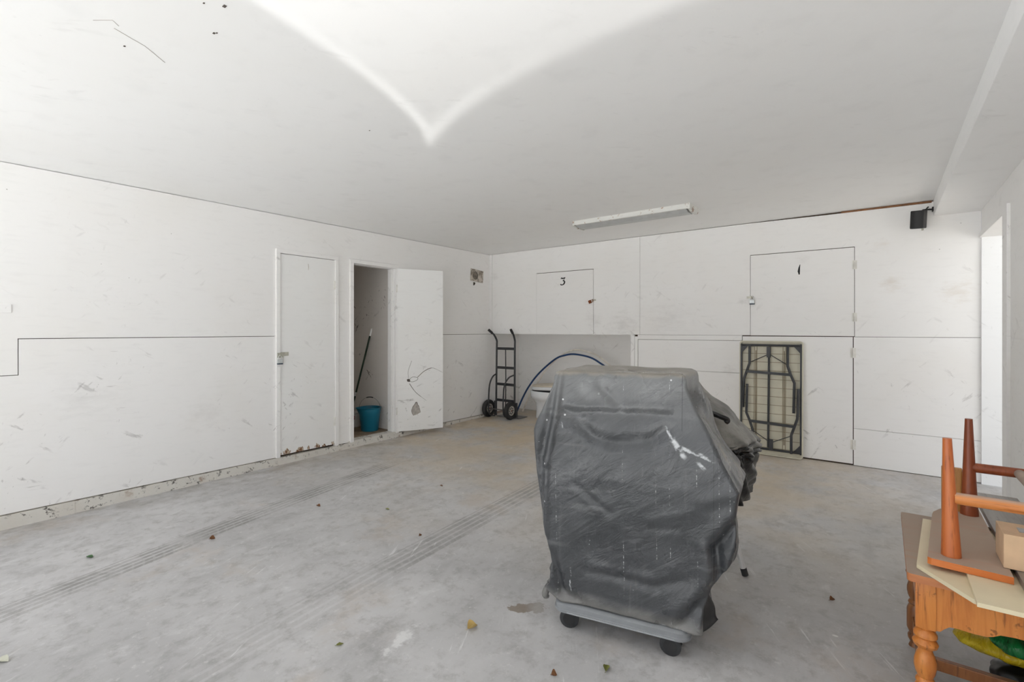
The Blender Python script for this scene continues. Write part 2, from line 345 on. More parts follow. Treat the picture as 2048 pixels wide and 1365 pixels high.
M['oak_shaded'] = wood_mat('shaded_oak', srgb(70, 42, 26), srgb(128, 80, 46), srgb(152, 98, 56), 'z', specks=False)  # darker oak copy, shade coloured into rear legs and stretchers
M['oak_top'] = wood_mat('dusty_oak_top', srgb(104, 58, 36), srgb(176, 108, 66), srgb(190, 124, 78), 'x', DUST)
M['teak'] = wood_mat('orange_teak', srgb(118, 56, 24), srgb(180, 94, 46), srgb(198, 112, 58), 'z', specks=False)
M['teak_shaded'] = wood_mat('shaded_teak', srgb(78, 36, 20), srgb(128, 62, 34), srgb(148, 76, 42), 'z', specks=False)  # darker teak copy, shade painted into the back legs and rail
M['teak_top'] = wood_mat('dusty_teak', srgb(120, 58, 24), srgb(198, 106, 44), srgb(206, 118, 56), 'x', srgb(172, 154, 138), specks=False)
M['teak_rail'] = wood_mat('teak_rail', srgb(140, 70, 30), srgb(206, 128, 66), srgb(216, 140, 78), 'x', srgb(190, 160, 140), specks=False)
M['cream_board'] = plain('cream_laminate', srgb(224, 212, 180), 0.5, var=0.05, scale=5)
M['cardboard'] = plain('tan_cardboard', srgb(214, 182, 148), 0.75, var=0.06)
M['silver_tape'] = plain('silver_tape', srgb(178, 178, 180), 0.35, 0.4)
M['grey_plank'] = wood_mat('weathered_grey_plank', srgb(84, 78, 72), srgb(120, 112, 104), srgb(140, 132, 124), 'y')
M['ochre_wood'] = wood_mat('ochre_wood', srgb(120, 78, 36), srgb(168, 116, 56), srgb(184, 132, 70), 'z', specks=False)
M['yellow_bag'] = plain('yellow_plastic_bag', srgb(206, 178, 24), 0.22, var=0.1, scale=10)
M['black_form'] = plain('plain_black_form', srgb(26, 26, 27), 0.3)
def bag_mat(name, a, b):
    n = N(name); o = n.obj(); h = n.noise(n.mapping(o, scale=(3, 1, 1)), 9, 5, .6, 1.0)
    n.bump(h, .8, .03); return n.done(n.mix(n.rng(h, .35, .65), a, b), .2)
M['yellow_bag'] = bag_mat('yellow_plastic', srgb(196, 166, 14), srgb(220, 196, 40))
M['green_bag'] = bag_mat('green_plastic', srgb(8, 84, 40), srgb(24, 124, 62))
M['fold_top'] = plain('cream_moulded_plastic', srgb(208, 203, 184), 0.5, var=0.05, scale=6)
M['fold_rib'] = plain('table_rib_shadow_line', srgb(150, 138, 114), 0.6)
M['leaf_green'] = plain('green_leaf', srgb(48, 92, 40), 0.5)
M['leaf_olive'] = plain('olive_leaf', srgb(124, 126, 62), 0.6)
M['leaf_tan'] = plain('tan_dry_leaf', srgb(204, 176, 110), 0.7)
M['leaf_pale'] = plain('pale_leaf', srgb(204, 204, 188), 0.7)
M['leaf_brown'] = plain('brown_leaf', srgb(124, 82, 48), 0.7)
M['litter'] = plain('dark_litter', srgb(66, 56, 44), 0.8, var=0.4, scale=40)

class MB:
    """collects shapes into one mesh"""
    def __init__(self): self.bm = bmesh.new()
    def _xf(self, verts, m):
        if m is not None: bmesh.ops.transform(self.bm, matrix=m, verts=verts)
    def box(self, lo, hi, m=None, bev=0.0):
        c = [(a + b) / 2 for a, b in zip(lo, hi)]; s = [abs(b - a) for a, b in zip(lo, hi)]
        r = bmesh.ops.create_cube(self.bm, size=1.0, matrix=Matrix.Translation(c) @ Matrix.Diagonal((*s, 1)))
        vs = r['verts']
        if bev > 0:
            es = list({e for v in vs for e in v.link_edges})
            rb = bmesh.ops.bevel(self.bm, geom=es, offset=bev, segments=2, affect='EDGES', profile=0.6)
            vs = list({v for f in rb['faces'] for v in f.verts} | {v for v in vs if v.is_valid})
        self._xf(vs, m); return self
    def ring_loft(self, rings, cap=True, closed=True, m=None):
        vr = [[self.bm.verts.new(p) for p in r] for r in rings]; k = len(rings[0])
        for a, b in zip(vr, vr[1:]):
            for i in range(k if closed else k - 1):
                j = (i + 1) % k; self.bm.faces.new((a[i], a[j], b[j], b[i]))
        if cap and closed:
            self.bm.faces.new(list(reversed(vr[0]))); self.bm.faces.new(vr[-1])
        self._xf([v for r in vr for v in r], m); return self
    def tube(self, pts, r, seg=10, cap=True, m=None, flat=1.0):
        pts = [Vector(p) for p in pts]; n = len(pts)
        rs = r if isinstance(r, (list, tuple)) else [r] * n
        up = None; rings = []
        for i, p in enumerate(pts):
            d = (pts[min(i + 1, n - 1)] - pts[max(i - 1, 0)]).normalized()
            if up is None: up = Vector((0, 0, 1)) if abs(d.z) < 0.9 else Vector((1, 0, 0))
            s = d.cross(up)
            if s.length < 1e-4: s = d.orthogonal()
            s.normalize(); u = s.cross(d).normalized(); up = u
            rings.append([p + rs[i] * (math.cos(t) * s + flat * math.sin(t) * u) for t in (2 * math.pi * k / seg for k in range(seg))])
        return self.ring_loft(rings, cap, True, m)
    def lathe(self, prof, seg=24, m=None, cap=True):
        rings = [[(r * math.cos(2 * math.pi * k / seg), r * math.sin(2 * math.pi * k / seg), z) for k in range(seg)] for r, z in prof]
        return self.ring_loft(rings, cap, True, m)
    def prism(self, poly, t0, t1, axis='z', m=None):
        def P(a, b, t): return {'z': (a, b, t), 'x': (t, a, b), 'y': (a, t, b)}[axis]
        return self.ring_loft([[P(a, b, t0) for a, b in poly], [P(a, b, t1) for a, b in poly]], True, True, m)
    def grid(self, nu, nv, fn):
        vs = [[self.bm.verts.new(fn(i / nu, j / nv)) for i in range(nu + 1)] for j in range(nv + 1)]
        for j in range(nv):
            for i in range(nu): self.bm.faces.new((vs[j][i], vs[j][i + 1], vs[j + 1][i + 1], vs[j + 1][i]))
        return self
    def build(self, name, mat, parent=None, smooth=False, world=False):
        bmesh.ops.recalc_face_normals(self.bm, faces=self.bm.faces[:])
        if world and parent is not None: bmesh.ops.transform(self.bm, matrix=wm(parent).inverted(), verts=self.bm.verts[:])
        me = bpy.data.meshes.new(name); self.bm.to_mesh(me); self.bm.free()
        me.materials.append(M[mat] if isinstance(mat, str) else mat)
        if smooth:
            for p in me.polygons: p.use_smooth = True
            if smooth != 'all': me.set_sharp_from_angle(angle=math.radians(42))
        o = bpy.data.objects.new(name, me); COL.objects.link(o)
        if parent is not None: o.parent = parent
        return o

def wm(o):
    m = o.matrix_basis.copy()
    while o.parent: o = o.parent; m = o.matrix_basis @ m
    return m
def thing(name, label, cat, loc=(0, 0, 0), rot=(0, 0, 0), group=None):
    o = bpy.data.objects.new(name, None); o.empty_display_size = 0.1; COL.objects.link(o)
    o.matrix_basis = Matrix.Translation(loc) @ Matrix.Rotation(rot[2], 4, 'Z') @ Matrix.Rotation(rot[1], 4, 'Y') @ Matrix.Rotation(rot[0], 4, 'X')
    o['label'] = label; o['category'] = cat
    if group: o['group'] = group
    return o
def tag(o, label, cat, group=None, kind=None):
    o['label'] = label; o['category'] = cat
    if group: o['group'] = group
    if kind: o['kind'] = kind
    return o
def struct(o, label, cat):
    o['kind'] = 'structure'; o['label'] = label; o['category'] = cat; return o
def rect(a0, a1, b0, b1): return [(a0, b0), (a1, b0), (a1, b1), (a0, b1)]
def smooth_path(pts, n=8):
    """Catmull-Rom through pts"""
    P = [Vector(p) for p in pts]; P = [2 * P[0] - P[1]] + P + [2 * P[-1] - P[-2]]; out = []
    for i in range(1, len(P) - 2):
        for k in range(n):
            t = k / n; a, b, c, d = P[i - 1:i + 3]
            out.append(0.5 * (2 * b + (c - a) * t + (2 * a - 5 * b + 4 * c - d) * t * t + (3 * b - a - 3 * c + d) * t ** 3))
    out.append(P[-2]); return out
def ribbon(pts, wid, plane, off, th=0.0012):
    """flat brush stroke of varying width in the (a, b) plane of a wall"""
    mb = MB(); left, right = [], []
    for i, (a, b) in enumerate(pts):
        a0, b0 = pts[max(i - 1, 0)]; a1, b1 = pts[min(i + 1, len(pts) - 1)]
        L = math.hypot(a1 - a0, b1 - b0) or 1; nx, ny = -(b1 - b0) / L, (a1 - a0) / L
        h = wid[i] / 2; left.append((a + nx * h, b + ny * h)); right.append((a - nx * h, b - ny * h))
    for i in range(len(pts) - 1):
        mb.prism([left[i], left[i + 1], right[i + 1], right[i]], off, off - th if plane == 'y' else off + th, plane)
    return mb

CEIL = 2.436; RX = 5.396; YF = -6.35; RD = 0.75

# ------------------------------------------------------------------ setting: floor, ceiling, walls
fb = MB()
fb.grid(4, 8, lambda u, v: (-0.0 + u * (RX + 0.16), YF + v * (0.95 - YF), gz(YF + v * (0.95 - YF))))
fo = fb.build('floor', 'floor'); struct(fo, 'worn grey concrete garage floor with tyre marks and brown stains', 'floor')
d = MB(); d.box((-14, -24, -0.6), (18, YF, gz(YF) - 0.012)); struct(d.build('ground', 'drive'), 'pale concrete drive outside the garage', 'ground')
struct(MB().box((RX + 0.16, YF, -0.6), (18, 8, -0.10)).build('ground_side', 'yard'), 'unseen yard beside the garage, coloured dark to bounce less light', 'ground')  # unseen side ground, kept dark to cut the bounce into the doorway
c = MB(); c.box((-1.2, YF - 0.4, CEIL), (RX + 0.5, 1.0, CEIL + 0.25))
struct(c.build('ceiling', 'ceil'), 'smooth white painted garage ceiling with fine cracks', 'ceiling')
b = MB(); b.box((5.092, YF, 2.296), (RX, -0.0, CEIL), bev=0.004)
struct(b.build('trim_1', 'ceil'), 'white boxed beam along the ceiling above the right wall', 'beam')

# left wall: backing with the closet door opening, painted plywood panels over it
wl = MB()
wl.box((-0.12, YF, -0.2), (-0.04, -2.44, CEIL)); wl.box((-0.12, -1.76, -0.2), (-0.04, RD + 0.05, CEIL)); wl.box((-0.12, -2.44, 2.09), (-0.04, -1.76, CEIL))
wl = wl.build('wall_left', 'backing'); struct(wl, 'long left wall of scuffed white painted plywood panels', 'wall')
PT = 2.431
MB().prism([(YF, .983), (-5.056, .983), (-5.056, 1.2335), (-3.268, 1.2335), (-3.268, 2.094), (-1.756, 2.094), (-1.756, 1.2335), (0.0, 1.2335), (0.0, PT), (YF, PT)], -0.04, 0, 'x').build('upper_panel', 'wall', wl)
MB().prism([(YF, .038), (-3.268, .038), (-3.268, 1.2285), (-5.051, 1.2285), (-5.051, .978), (YF, .978)], -0.04, 0, 'x').build('lower_panel', 'wall', wl)
MB().prism(rect(-2.582, -2.436, .038, 2.094), -0.04, 0, 'x').build('panel', 'wall', wl)
MB().prism(rect(-1.755, RD, .038, 1.2285), -0.04, 0, 'x').build('lower_panel', 'wall', wl)
cb = MB()
for k in range(60):
    y0 = YF + (0 - YF) * k / 60; y1 = YF + (0 - YF) * (k + 1) / 60
    if -2.44 < (y0 + y1) / 2 < -1.75: continue
    e = 0.012 * noise.noise(Vector((y0 * 5, 1, 2)))
    cb.box((-0.1, y0, -0.22), (0.012 + e, y1 + 0.001, 0.030 + e * 0.3))
cb.box((-0.12, -2.45, -0.2), (0.012, -1.745, 0.047)); 
struct(cb.build('baseboard_left', 'curb'), 'rough flaking white concrete curb along the foot of the left wall', 'curb')
cp = MB().box((0.0, -5.21, 1.408), (0.006, -5.086, 1.468), bev=0.003).build('outlet_cover', 'trim')
tag(cp, 'small blank white cover plate on the left wall above the notch in the panel', 'cover plate')

# closet behind the open door
struct(MB().box((-1.05, -1.765, -0.1), (-0.12, -1.70, CEIL)).build('wall_closet_right', 'closet'), 'scuffed closet side wall seen through the open narrow door', 'wall')
struct(MB().box((-1.05, -2.52, -0.1), (-0.12, -2.46, CEIL)).build('wall_closet_left', 'closet'), 'closet side wall next to the closed narrow door', 'wall')
struct(MB().box((-1.1, -2.52, -0.1), (-1.0, -1.70, CEIL)).build('wall_closet_back', 'closet'), 'back wall of the narrow closet', 'wall')
struct(MB().box((-1.0, -2.46, -0.1), (-0.115, -1.765, 0.0475)).build('floor_closet', 'closet_floor'), 'dirty brown floor inside the closet', 'floor')

def casing(mb, y0, y1, zt, wid, z0=0.032):
    mb.box((-0.03, y0, z0), (0.018, y0 + wid, zt - wid), bev=0.003); mb.box((-0.03, y1 - wid, z0), (0.018, y1, zt - wid), bev=0.003)
    mb.box((-0.03, y0, zt - wid), (0.018, y1, zt), bev=0.003); return mb
d1 = thing('door_1', 'closed narrow white door with a padlocked hasp in the left wall', 'door', (0, -2.925, 0.03)); d1['kind'] = 'structure'
casing(MB(), -3.268, -2.582, 2.094, 0.040).build('door_casing', 'trim', d1, world=True)
MB().box((-0.034, -3.223, 0.052), (0.003, -2.625, 2.049)).build('door_leaf', 'door_peeling', d1, world=True)
for z in (1.78, 0.30):
    h = MB().box((0.001, -2.634, z - .045), (0.007, -2.616, z + .045)); h.tube([(0.011, -2.624, z - .046), (0.011, -2.624, z + .046)], 0.006)
    h.build('hinge', 'hinge', d1, world=True)
h = MB().box((0.003, -3.222, 1.035), (0.009, -3.14, 1.072), bev=.002); h.box((0.018, -3.262, 1.02), (0.024, -3.20, 1.068), bev=.002)
h.tube(smooth_path([(0.022, -3.245, 1.03), (0.05, -3.245, 1.035), (0.05, -3.245, 1.052), (0.022, -3.245, 1.058)], 4), 0.004, 8)
h.build('hasp', 'metal', d1, world=True)
ribbon([(-2.93, 1.98), (-2.925, 1.945), (-2.928, 1.915)], [.006, .008, .004], 'x', 0.003).build('painted_number', 'ink_faint', d1, world=True)

d2 = thing('door_2', 'narrow white closet door swung wide open with cracks and a patched hole', 'door', (0, -2.10, 0.047)); d2['kind'] = 'structure'
cs = casing(MB(), -2.436, -1.756, 2.09, 0.045)
cs.box((-0.12, -2.40, 0.045), (-0.03, -2.388, 2.045)); cs.box((-0.12, -1.815, 0.045), (-0.03, -1.80, 2.045)); cs.box((-0.12, -2.40, 2.04), (-0.03, -1.80, 2.06))
cs.box((-0.07, -1.822, 0.05), (-0.045, -1.812, 2.04))
cs.build('door_casing', 'trim', d2, world=True)
LD = Vector((0.443, 0.896, 0)); LN = Vector((0.896, -0.443, 0)); LH = Vector((0.03, -1.785, 0))
LM = Matrix(((LD.x, LN.x, 0, LH.x), (LD.y, LN.y, 0, LH.y), (0, 0, 1, 0), (0, 0, 0, 1)))   # local: x along the leaf, y out of its face
leaf = MB().box((0, -0.034, 0.05), (0.578, 0, 2.045), LM).build('door_leaf', 'door', d2, world=True)
def crack(pts, wds):
    P = [p for p in smooth_path([(a, z, 0) for a, z in pts], 5)]
    n_ = len(P); ww = [wds[min(len(wds) - 1, int(i * len(wds) / n_))] for i in range(n_)]
    mb = ribbon([(p.x, p.y) for p in P], ww, 'x', 0.0)
    for v in mb.bm.verts: v.co = Vector((v.co.y, v.co.x, v.co.z))
    bmesh.ops.transform(mb.bm, matrix=LM, verts=mb.bm.verts[:]); return mb
for pts, wds in (([(0.175, 0.912), (0.131, 0.784), (0.135, 0.697)], [.003, .003]), ([(0.135, 0.671), (0.182, 0.709), (0.249, 0.699), (0.241, 0.67), (0.182, 0.651), (0.138, 0.668)], [.004]),
                 ([(0.249, 0.706), (0.331, 0.776), (0.422, 0.814), (0.483, 0.8), (0.575, 0.752)], [.006, .007, .003, .002]), ([(0.146, 0.631), (0.227, 0.518), (0.361, 0.407)], [.006, .005, .002])):
    crack(pts, wds).build('crack', 'crack', leaf, world=True)
crack([(0.118, 0.668), (0.135, 0.672), (0.15, 0.655)], [.03, .035, .02]).build('crack', 'crack', leaf, world=True)
HP = [(0.234, 0.394), (0.249, 0.364), (0.268, 0.333), (0.286, 0.266), (0.241, 0.243), (0.197, 0.232), (0.176, 0.274), (0.182, 0.325), (0.209, 0.366)]
hb = MB(); hb.prism([(a, z) for a, z in HP], 0.0004, 0.0014, 'y', LM); hb.build('hole_patch', 'hole', leaf, world=True)
crack(HP[5:] + HP[:4], [.004, .006, .007, .012, .009, .004]).build('crack', 'crack', leaf, world=True)
for z in (1.80, 0.30):
    MB().tube([(0.026, -1.792, z - .045), (0.026, -1.792, z + .045)], 0.007).build('hinge', 'hinge', d2, world=True)

# back wall
wb = MB()
wb.box((-0.12, 0.02, 1.236), (RX + .2, RD + .05, CEIL)); wb.box((2.30, 0.02, -0.2), (RX + .2, RD + .05, 1.236))
wb = wb.build('wall_back', 'backing'); struct(wb, 'white painted plywood back wall with numbered storage hatches', 'wall')
def pan(name, x0, x1, z0, z1, y0=0.0, y1=0.02, mat='wall'): return MB().prism(rect(x0, x1, z0, z1), y0, y1, 'y').build(name, mat, wb)
pan('corner_strip', 0.001, 0.046, 1.237, PT, -0.004)
G = 0.003
MB().prism([(0.05, 1.237), (0.86 - G / 2, 1.237), (0.86 - G / 2, 2.094), (1.756 + G, 2.090), (1.756 + G, 1.237), (2.386, 1.237), (2.386, PT), (0.05, PT)], 0, 0.02, 'y').build('upper_panel', 'wall', wb)
MB().prism([(2.3895, 1.237), (3.62 - G, 1.237), (3.62 - G, 2.091), (4.525 + G, 2.087), (4.525 + G, 1.229), (RX, 1.229), (RX, 2.425), (5.08, 2.425), (5.08, 2.415), (4.3, 2.419), (3.6, PT - .002), (2.3895, PT)], 0, 0.02, 'y').build('upper_panel', 'wall', wb)
pan('rail_strip', 2.36, 3.536, 1.180, 1.2345, -0.002)
pan('lower_panel', 2.366, 3.538, 0.829, 1.176); pan('lower_panel', 2.366, 3.538, 0.004, 0.8255)
pan('lower_panel', 4.519, RX, 0.3565, 1.2255); pan('lower_panel', 4.519, RX, 0.006, 0.3535)
pan('cupboard_underside', 0.0, 2.30, 1.2345, 1.2375, 0.0, RD)
rc = MB(); rc.box((-0.12, RD, -0.2), (2.32, RD + 0.05, 1.24)); rc.box((1.72, RD - .006, 0.83), (2.29, RD, 0.838)); rc.box((1.72, RD - .004, 0.0), (2.29, RD, 0.83))
rc.box((2.288, 0.02, 0), (2.30, RD, 1.236)); rc.box((0.0, RD - .012, 0.02), (1.7, RD, 0.10))
struct(rc.build('wall_recess', 'wall'), 'grubby white wall at the back of the open recess under the cupboards', 'wall')
tr = MB(); tr.box((2.272, -0.006, 0.0), (2.318, 0.02, 1.2345)); tr.box((2.322, -0.003, 0.0), (2.36, 0.02, 1.215))
struct(tr.build('trim_2', 'trim'), 'upright white trim boards at the right edge of the recess', 'trim')
struct(MB().box((4.42, -0.005, 2.418), (5.082, 0.01, 2.433)).build('trim_3', 'rawwood'), 'bare brown wood strip at the ceiling joint by the beam', 'trim')

# hatches and lower door in the back wall
def number3():
    P = [(1.262, 1.985), (1.272, 2.000), (1.290, 1.992), (1.310, 1.996), (1.330, 2.004), (1.312, 1.978), (1.294, 1.960), (1.310, 1.960), (1.320, 1.945), (1.312, 1.922), (1.292, 1.908), (1.268, 1.906), (1.256, 1.918)]
    W = [1.45 * q for q in (.004, .010, .012, .010, .004, .005, .006, .011, .015, .014, .009, .009, .013)]
    Q = smooth_path([(a, b_, 0) for a, b_ in P], 5); WW = []
    for i in range(len(Q)):
        f = i / 5; k = min(int(f), len(W) - 2); WW.append(W[k] + (W[k + 1] - W[k]) * min(1, f - k))
    return ribbon([(q.x, q.y) for q in Q], WW, 'y', 0.0)
d3 = thing('door_3', 'upper storage hatch marked with a black number 3 above the hand truck', 'hatch', (1.308, 0, 1.237)); d3['kind'] = 'structure'
MB().prism([(0.86 + G / 2, 1.237), (1.756 - G, 1.237), (1.756 - G, 2.082), (0.86 + G / 2, 2.086)], 0, 0.02, 'y').build('door_leaf', 'wall', d3, world=True)
number3().build('painted_number', 'ink', d3, world=True)
hs = MB().box((1.735, -0.006, 1.672), (1.79, 0, 1.692), bev=.001); hs.tube(smooth_path([(1.752, 0, 1.69), (1.752, -.026, 1.69), (1.752, -.026, 1.672), (1.752, 0, 1.672)], 3), .004, 8)
hs.build('hasp', 'metal', d3, world=True)
d4 = thing('door_4', 'large upper storage hatch marked with a black stroke above the folded table', 'hatch', (4.072, 0, 1.235)); d4['kind'] = 'structure'
MB().prism([(3.62 + G / 2, 1.2355), (4.525 - G / 2, 1.2325), (4.525 - G / 2, 2.080), (3.62 + G / 2, 2.084)], 0, 0.02, 'y').build('door_leaf', 'wall', d4, world=True)
ribbon([(4.077, 1.952), (4.070, 1.92), (4.066, 1.885), (4.070, 1.852)], [.005, .014, .021, .010], 'y', 0.0).build('painted_number', 'ink', d4, world=True)
for z in (1.913, 1.414):
    h = MB().box((4.508, -0.005, z - .04), (4.545, 0, z + .04)); h.tube([(4.526, -.007, z - .042), (4.526, -.007, z + .042)], .006, 8); h.build('hinge', 'hinge', d4, world=True)
hs = MB().box((3.585, -0.006, 1.630), (3.65, 0, 1.652), bev=.001); hs.tube(smooth_path([(3.638, 0, 1.65), (3.638, -.03, 1.648), (3.638, -.03, 1.63), (3.638, 0, 1.628)], 3), .0045, 8)
hs.build('hasp', 'metal', d4, world=True)
d5 = thing('door_5', 'lower white storage door behind the folded table', 'door', (4.03, 0, 0.0)); d5['kind'] = 'structure'
MB().prism(rect(3.543, 4.512, 0.016, 1.2255), 0, 0.02, 'y').build('door_leaf', 'wall', d5, world=True)
for z in (1.075, 0.20):
    h = MB().box((4.494, -0.005, z - .045), (4.536, 0, z + .045)); h.tube([(4.5155, -.007, z - .048), (4.5155, -.007, z + .048)], .006, 8); h.build('hinge', 'hinge', d5, world=True)

# right wall with the side opening
wr = MB()
wr.box((RX, YF, -0.2), (RX + .16, -1.052, CEIL)); wr.box((RX, -1.052, 2.07), (RX + .16, -0.03, CEIL)); 
wr = wr.build('wall_right', 'wall'); struct(wr, 'white right wall with an open side doorway', 'wall')
MB().box((RX - .004, -6.3, 1.241), (RX, -1.215, 2.295)).build('upper_panel', 'wall', wr)
MB().box((RX - .004, -6.3, 0.02), (RX, -1.215, 1.237)).build('lower_panel', 'wall', wr)
struct(MB().box((RX, -0.03, -0.035), (RX + .55, 0.02, 2.6)).build('wall_reveal', 'reveal'), 'bright white face of the side doorway lit from outside', 'wall')
tr = MB(); tr.box((RX - .02, -1.20, 0.0), (RX + .005, -1.052, 2.115), bev=.003)
struct(tr.build('trim_4', 'trim'), 'upright white trim board beside the side doorway', 'trim')
tr = MB(); tr.box((RX - .014, -1.052, 2.068), (RX + .005, -0.002, 2.110), bev=.003)
struct(tr.build('trim_5', 'trim'), 'white trim board over the side doorway', 'trim')
# front header and jambs of the garage opening (behind the camera)
fr = MB(); fr.box((-0.12, YF - .1, 2.2), (RX + .16, YF, CEIL)); fr.box((-0.4, YF - .1, -0.2), (0.05, YF, 2.4)); fr.box((RX - .05, YF - .1, -0.2), (RX + .4, YF, 2.4))
struct(fr.build('wall_front', 'wall'), 'header and jambs of the open garage doorway behind the viewer', 'wall')

CO = bpy.data.objects['ceiling']
for pts in ([(2.421, -5.16), (2.478, -5.117), (2.453, -5.092)], [(2.423, -5.099), (2.397, -5.04), (2.376, -4.989), (2.299, -4.897)]):
    ribbon(pts, [.0016] * len(pts), 'z', CEIL - .0012).build('crack', plain('ceiling_crack', srgb(170, 162, 156), .9), CO)
for x, y, r_ in ((2.69, -4.856, .006), (2.70, -4.85, .004), (2.89, -4.899, .008), (2.31, -5.039, .005), (2.401, -3.931, .004), (2.85, -4.95, .004)):
    MB().box((x - r_, y - r_ * .6, CEIL - .0015), (x + r_, y + r_ * .6, CEIL)).build('paint_chip', 'crack', CO)

# ------------------------------------------------------------------ fixtures on walls and ceiling
lf = thing('fluorescent_light', 'long white fluorescent fixture with rust spots on the ceiling', 'ceiling light', (2.75, -1.1, CEIL))
X0, X1 = 2.16, 3.35
MB().prism([(-1.205, CEIL), (-1.215, 2.392), (-1.205, 2.388), (-1.198, 2.40), (-0.92, 2.425), (-0.915, CEIL)], X0, X1, 'x').build('housing', 'enamel', lf, world=True)
MB().prism([(-1.20, 2.396), (-1.13, 2.374), (-1.02, 2.374), (-0.925, 2.424)], X0 + .015, X1 - .03, 'x').build('diffuser', 'lens', lf, True, world=True)
for x in (X0, X1):
    MB().prism([(-1.217, CEIL), (-1.219, 2.386), (-1.13, 2.368), (-1.01, 2.368), (-0.905, 2.42), (-0.905, CEIL)], x - .006, x + .012, 'x').build('end_cap', 'enamel', lf, world=True)

sp = thing('wall_speaker', 'small black speaker hung on a bracket in the top right corner', 'speaker', (4.985, -0.17, 2.25), (math.radians(8), math.radians(4), math.radians(-14)))
MB().box((-.046, -.06, -.078), (.046, .06, .075), bev=.008).build('cabinet', 'speaker', sp)
MB().grid(8, 8, lambda u, v: (-.04 + .08 * u, -.062 - .012 * math.sin(math.pi * u), -.072 + .142 * v)).build('grille', 'speaker', sp, True)
br = MB(); br.tube([(5.0, -0.13, 2.31), (5.02, -0.08, 2.345), (5.06, -0.04, 2.352), (5.092, -0.02, 2.352)], .007, 8); br.box((5.082, -0.05, 2.335), (5.092, 0.0, 2.37)); br.tube([(5.03, -0.09, 2.335), (5.055, -0.10, 2.365)], .006, 8)
br.build('bracket', 'speaker', sp, world=True)
MB().tube([(5.01, -0.15, 2.18), (5.013, -0.15, 2.155)], .008, 8).build('screw_knob', 'metal', sp, world=True)

vt = thing('vent_cover', 'grimy square cover plate high on the left wall near the corner', 'cover plate', (0, -0.30, 2.09), (math.radians(-4), 0, 0))
v = MB().box((0, -.135, -.088), (.014, .135, .088), bev=.004); v.build('plate', 'vent', vt)
MB().lathe([(.058, 0), (.062, .004), (.048, .008), (.044, .002)], 20, Matrix.Translation((.013, -.045, -.004)) @ Matrix.Rotation(math.pi / 2, 4, 'Y')).build('collar', plain('grimy_collar', srgb(120, 112, 102), .8, var=.4, scale=30), vt, True)
for y, z in ((-.11, .07), (.11, .07), (.11, -.07), (-.11, -.07)): MB().lathe([(.006, 0), (.005, .004)], 8, Matrix.Translation((.013, y, z)) @ Matrix.Rotation(math.pi / 2, 4, 'Y')).build('screw', 'litter', vt)
wn = MB(); wn.tube([(0.0, -0.362, 1.985), (0.012, -0.36, 1.975), (0.01, -0.366, 1.958), (0.003, -.368, 1.945)], [.010, .014, .011, .003], 8)
tag(wn.build('mud_nest', 'litter', smooth=True), 'tiny dark brown lump on the left wall below the grimy cover plate', 'insect nest')

def padlock(name_loc, rz, body, base, label, tilt=0.0, sc=1.0):
    t = thing('padlock', label, 'padlock', name_loc, (0, tilt, rz))
    t.scale = (1, 1, 1)
    MB().box((-.02 * sc, -.010, -.060 * sc), (.02 * sc, .010, -.026 * sc), bev=.003).build('body', body, t)
    if base: MB().box((-.022 * sc, -.011, -.070 * sc), (.022 * sc, .011, -.060 * sc), bev=.002).build('bumper', base, t)
    MB().tube(smooth_path([(-.013 * sc, 0, -.03 * sc), (-.013 * sc, 0, -.012), (-.009 * sc, 0, .002), (0, 0, .006), (.009 * sc, 0, .002), (.013 * sc, 0, -.012), (.013 * sc, 0, -.03 * sc)], 4), .0035, 8).build('shackle', body if body == 'rust' else 'chrome', t, True)
    return t
padlock((0.040, -3.245, 1.035), math.pi / 2, 'lock_steel', 'lock_base', 'small steel padlock hanging on the closed narrow door in the left wall', sc=1.15)
padlock((1.752, -0.016, 1.675), 0, 'rust', None, 'rusty brown padlock on the hatch marked 3', tilt=math.radians(70))
padlock((3.640, -0.02, 1.640), 0, 'lock_steel', 'lock_base', 'silver padlock with a dark base on the large upper hatch', sc=1.1)

# ------------------------------------------------------------------ closet things
bk = thing('bucket', 'teal plastic bucket with a wire handle standing in the closet doorway', 'bucket', (-0.33, -1.925, 0.0475))
R = 0.132
def brad(z): return 0.104 + (R - 0.104) * z / 0.285
prof = [(0.0, 0.0), (0.100, 0.0), (0.104, 0.006), (brad(.205), .205), (brad(.205) + .004, .209), (brad(.27) + .004, .27), (R + .010, .276), (R + .012, .285), (R + .004, .288), (R - .004, .285), (brad(.2) - .006, .2), (0.098, .010), (0.0, .010)]
bm_ = MB().lathe([(max(r, .0005), z) for r, z in prof], 40)
for vv in bm_.bm.verts:
    a = math.atan2(vv.co.y, vv.co.x); da = (a - math.radians(-125) + math.pi) % (2 * math.pi) - math.pi
    if vv.co.z > .2: k = math.exp(-(da / .28) ** 2) * (vv.co.z - .2) / .085; vv.co.x += .028 * k * math.cos(a); vv.co.y += .028 * k * math.sin(a)
bm_.build('bucket_body', 'teal', bk, True)
ha = [(R * 1.02 * math.cos(t) * math.cos(.62), R * 1.02 * math.cos(t) * math.sin(.62), .262 + .15 * math.sin(t)) for t in [math.pi * k / 20 for k in range(21)]]
hnd = MB().tube(ha, .0022, 8).build('handle', 'wire', bk, True)
MB().tube(ha[8:13], .007, 10).build('grip', 'rubber', hnd, True)
pc = thing('paint_can', 'white paint can with a red patch behind the teal bucket', 'can', (-0.70, -1.90, 0.0475))
MB().lathe([(.082, 0), (.085, .004), (.085, .012), (.082, .014), (.082, .178), (.086, .182), (.086, .190), (.076, .190), (.074, .184), (.001, .184)], 30).build('can_body', 'can', pc, True)
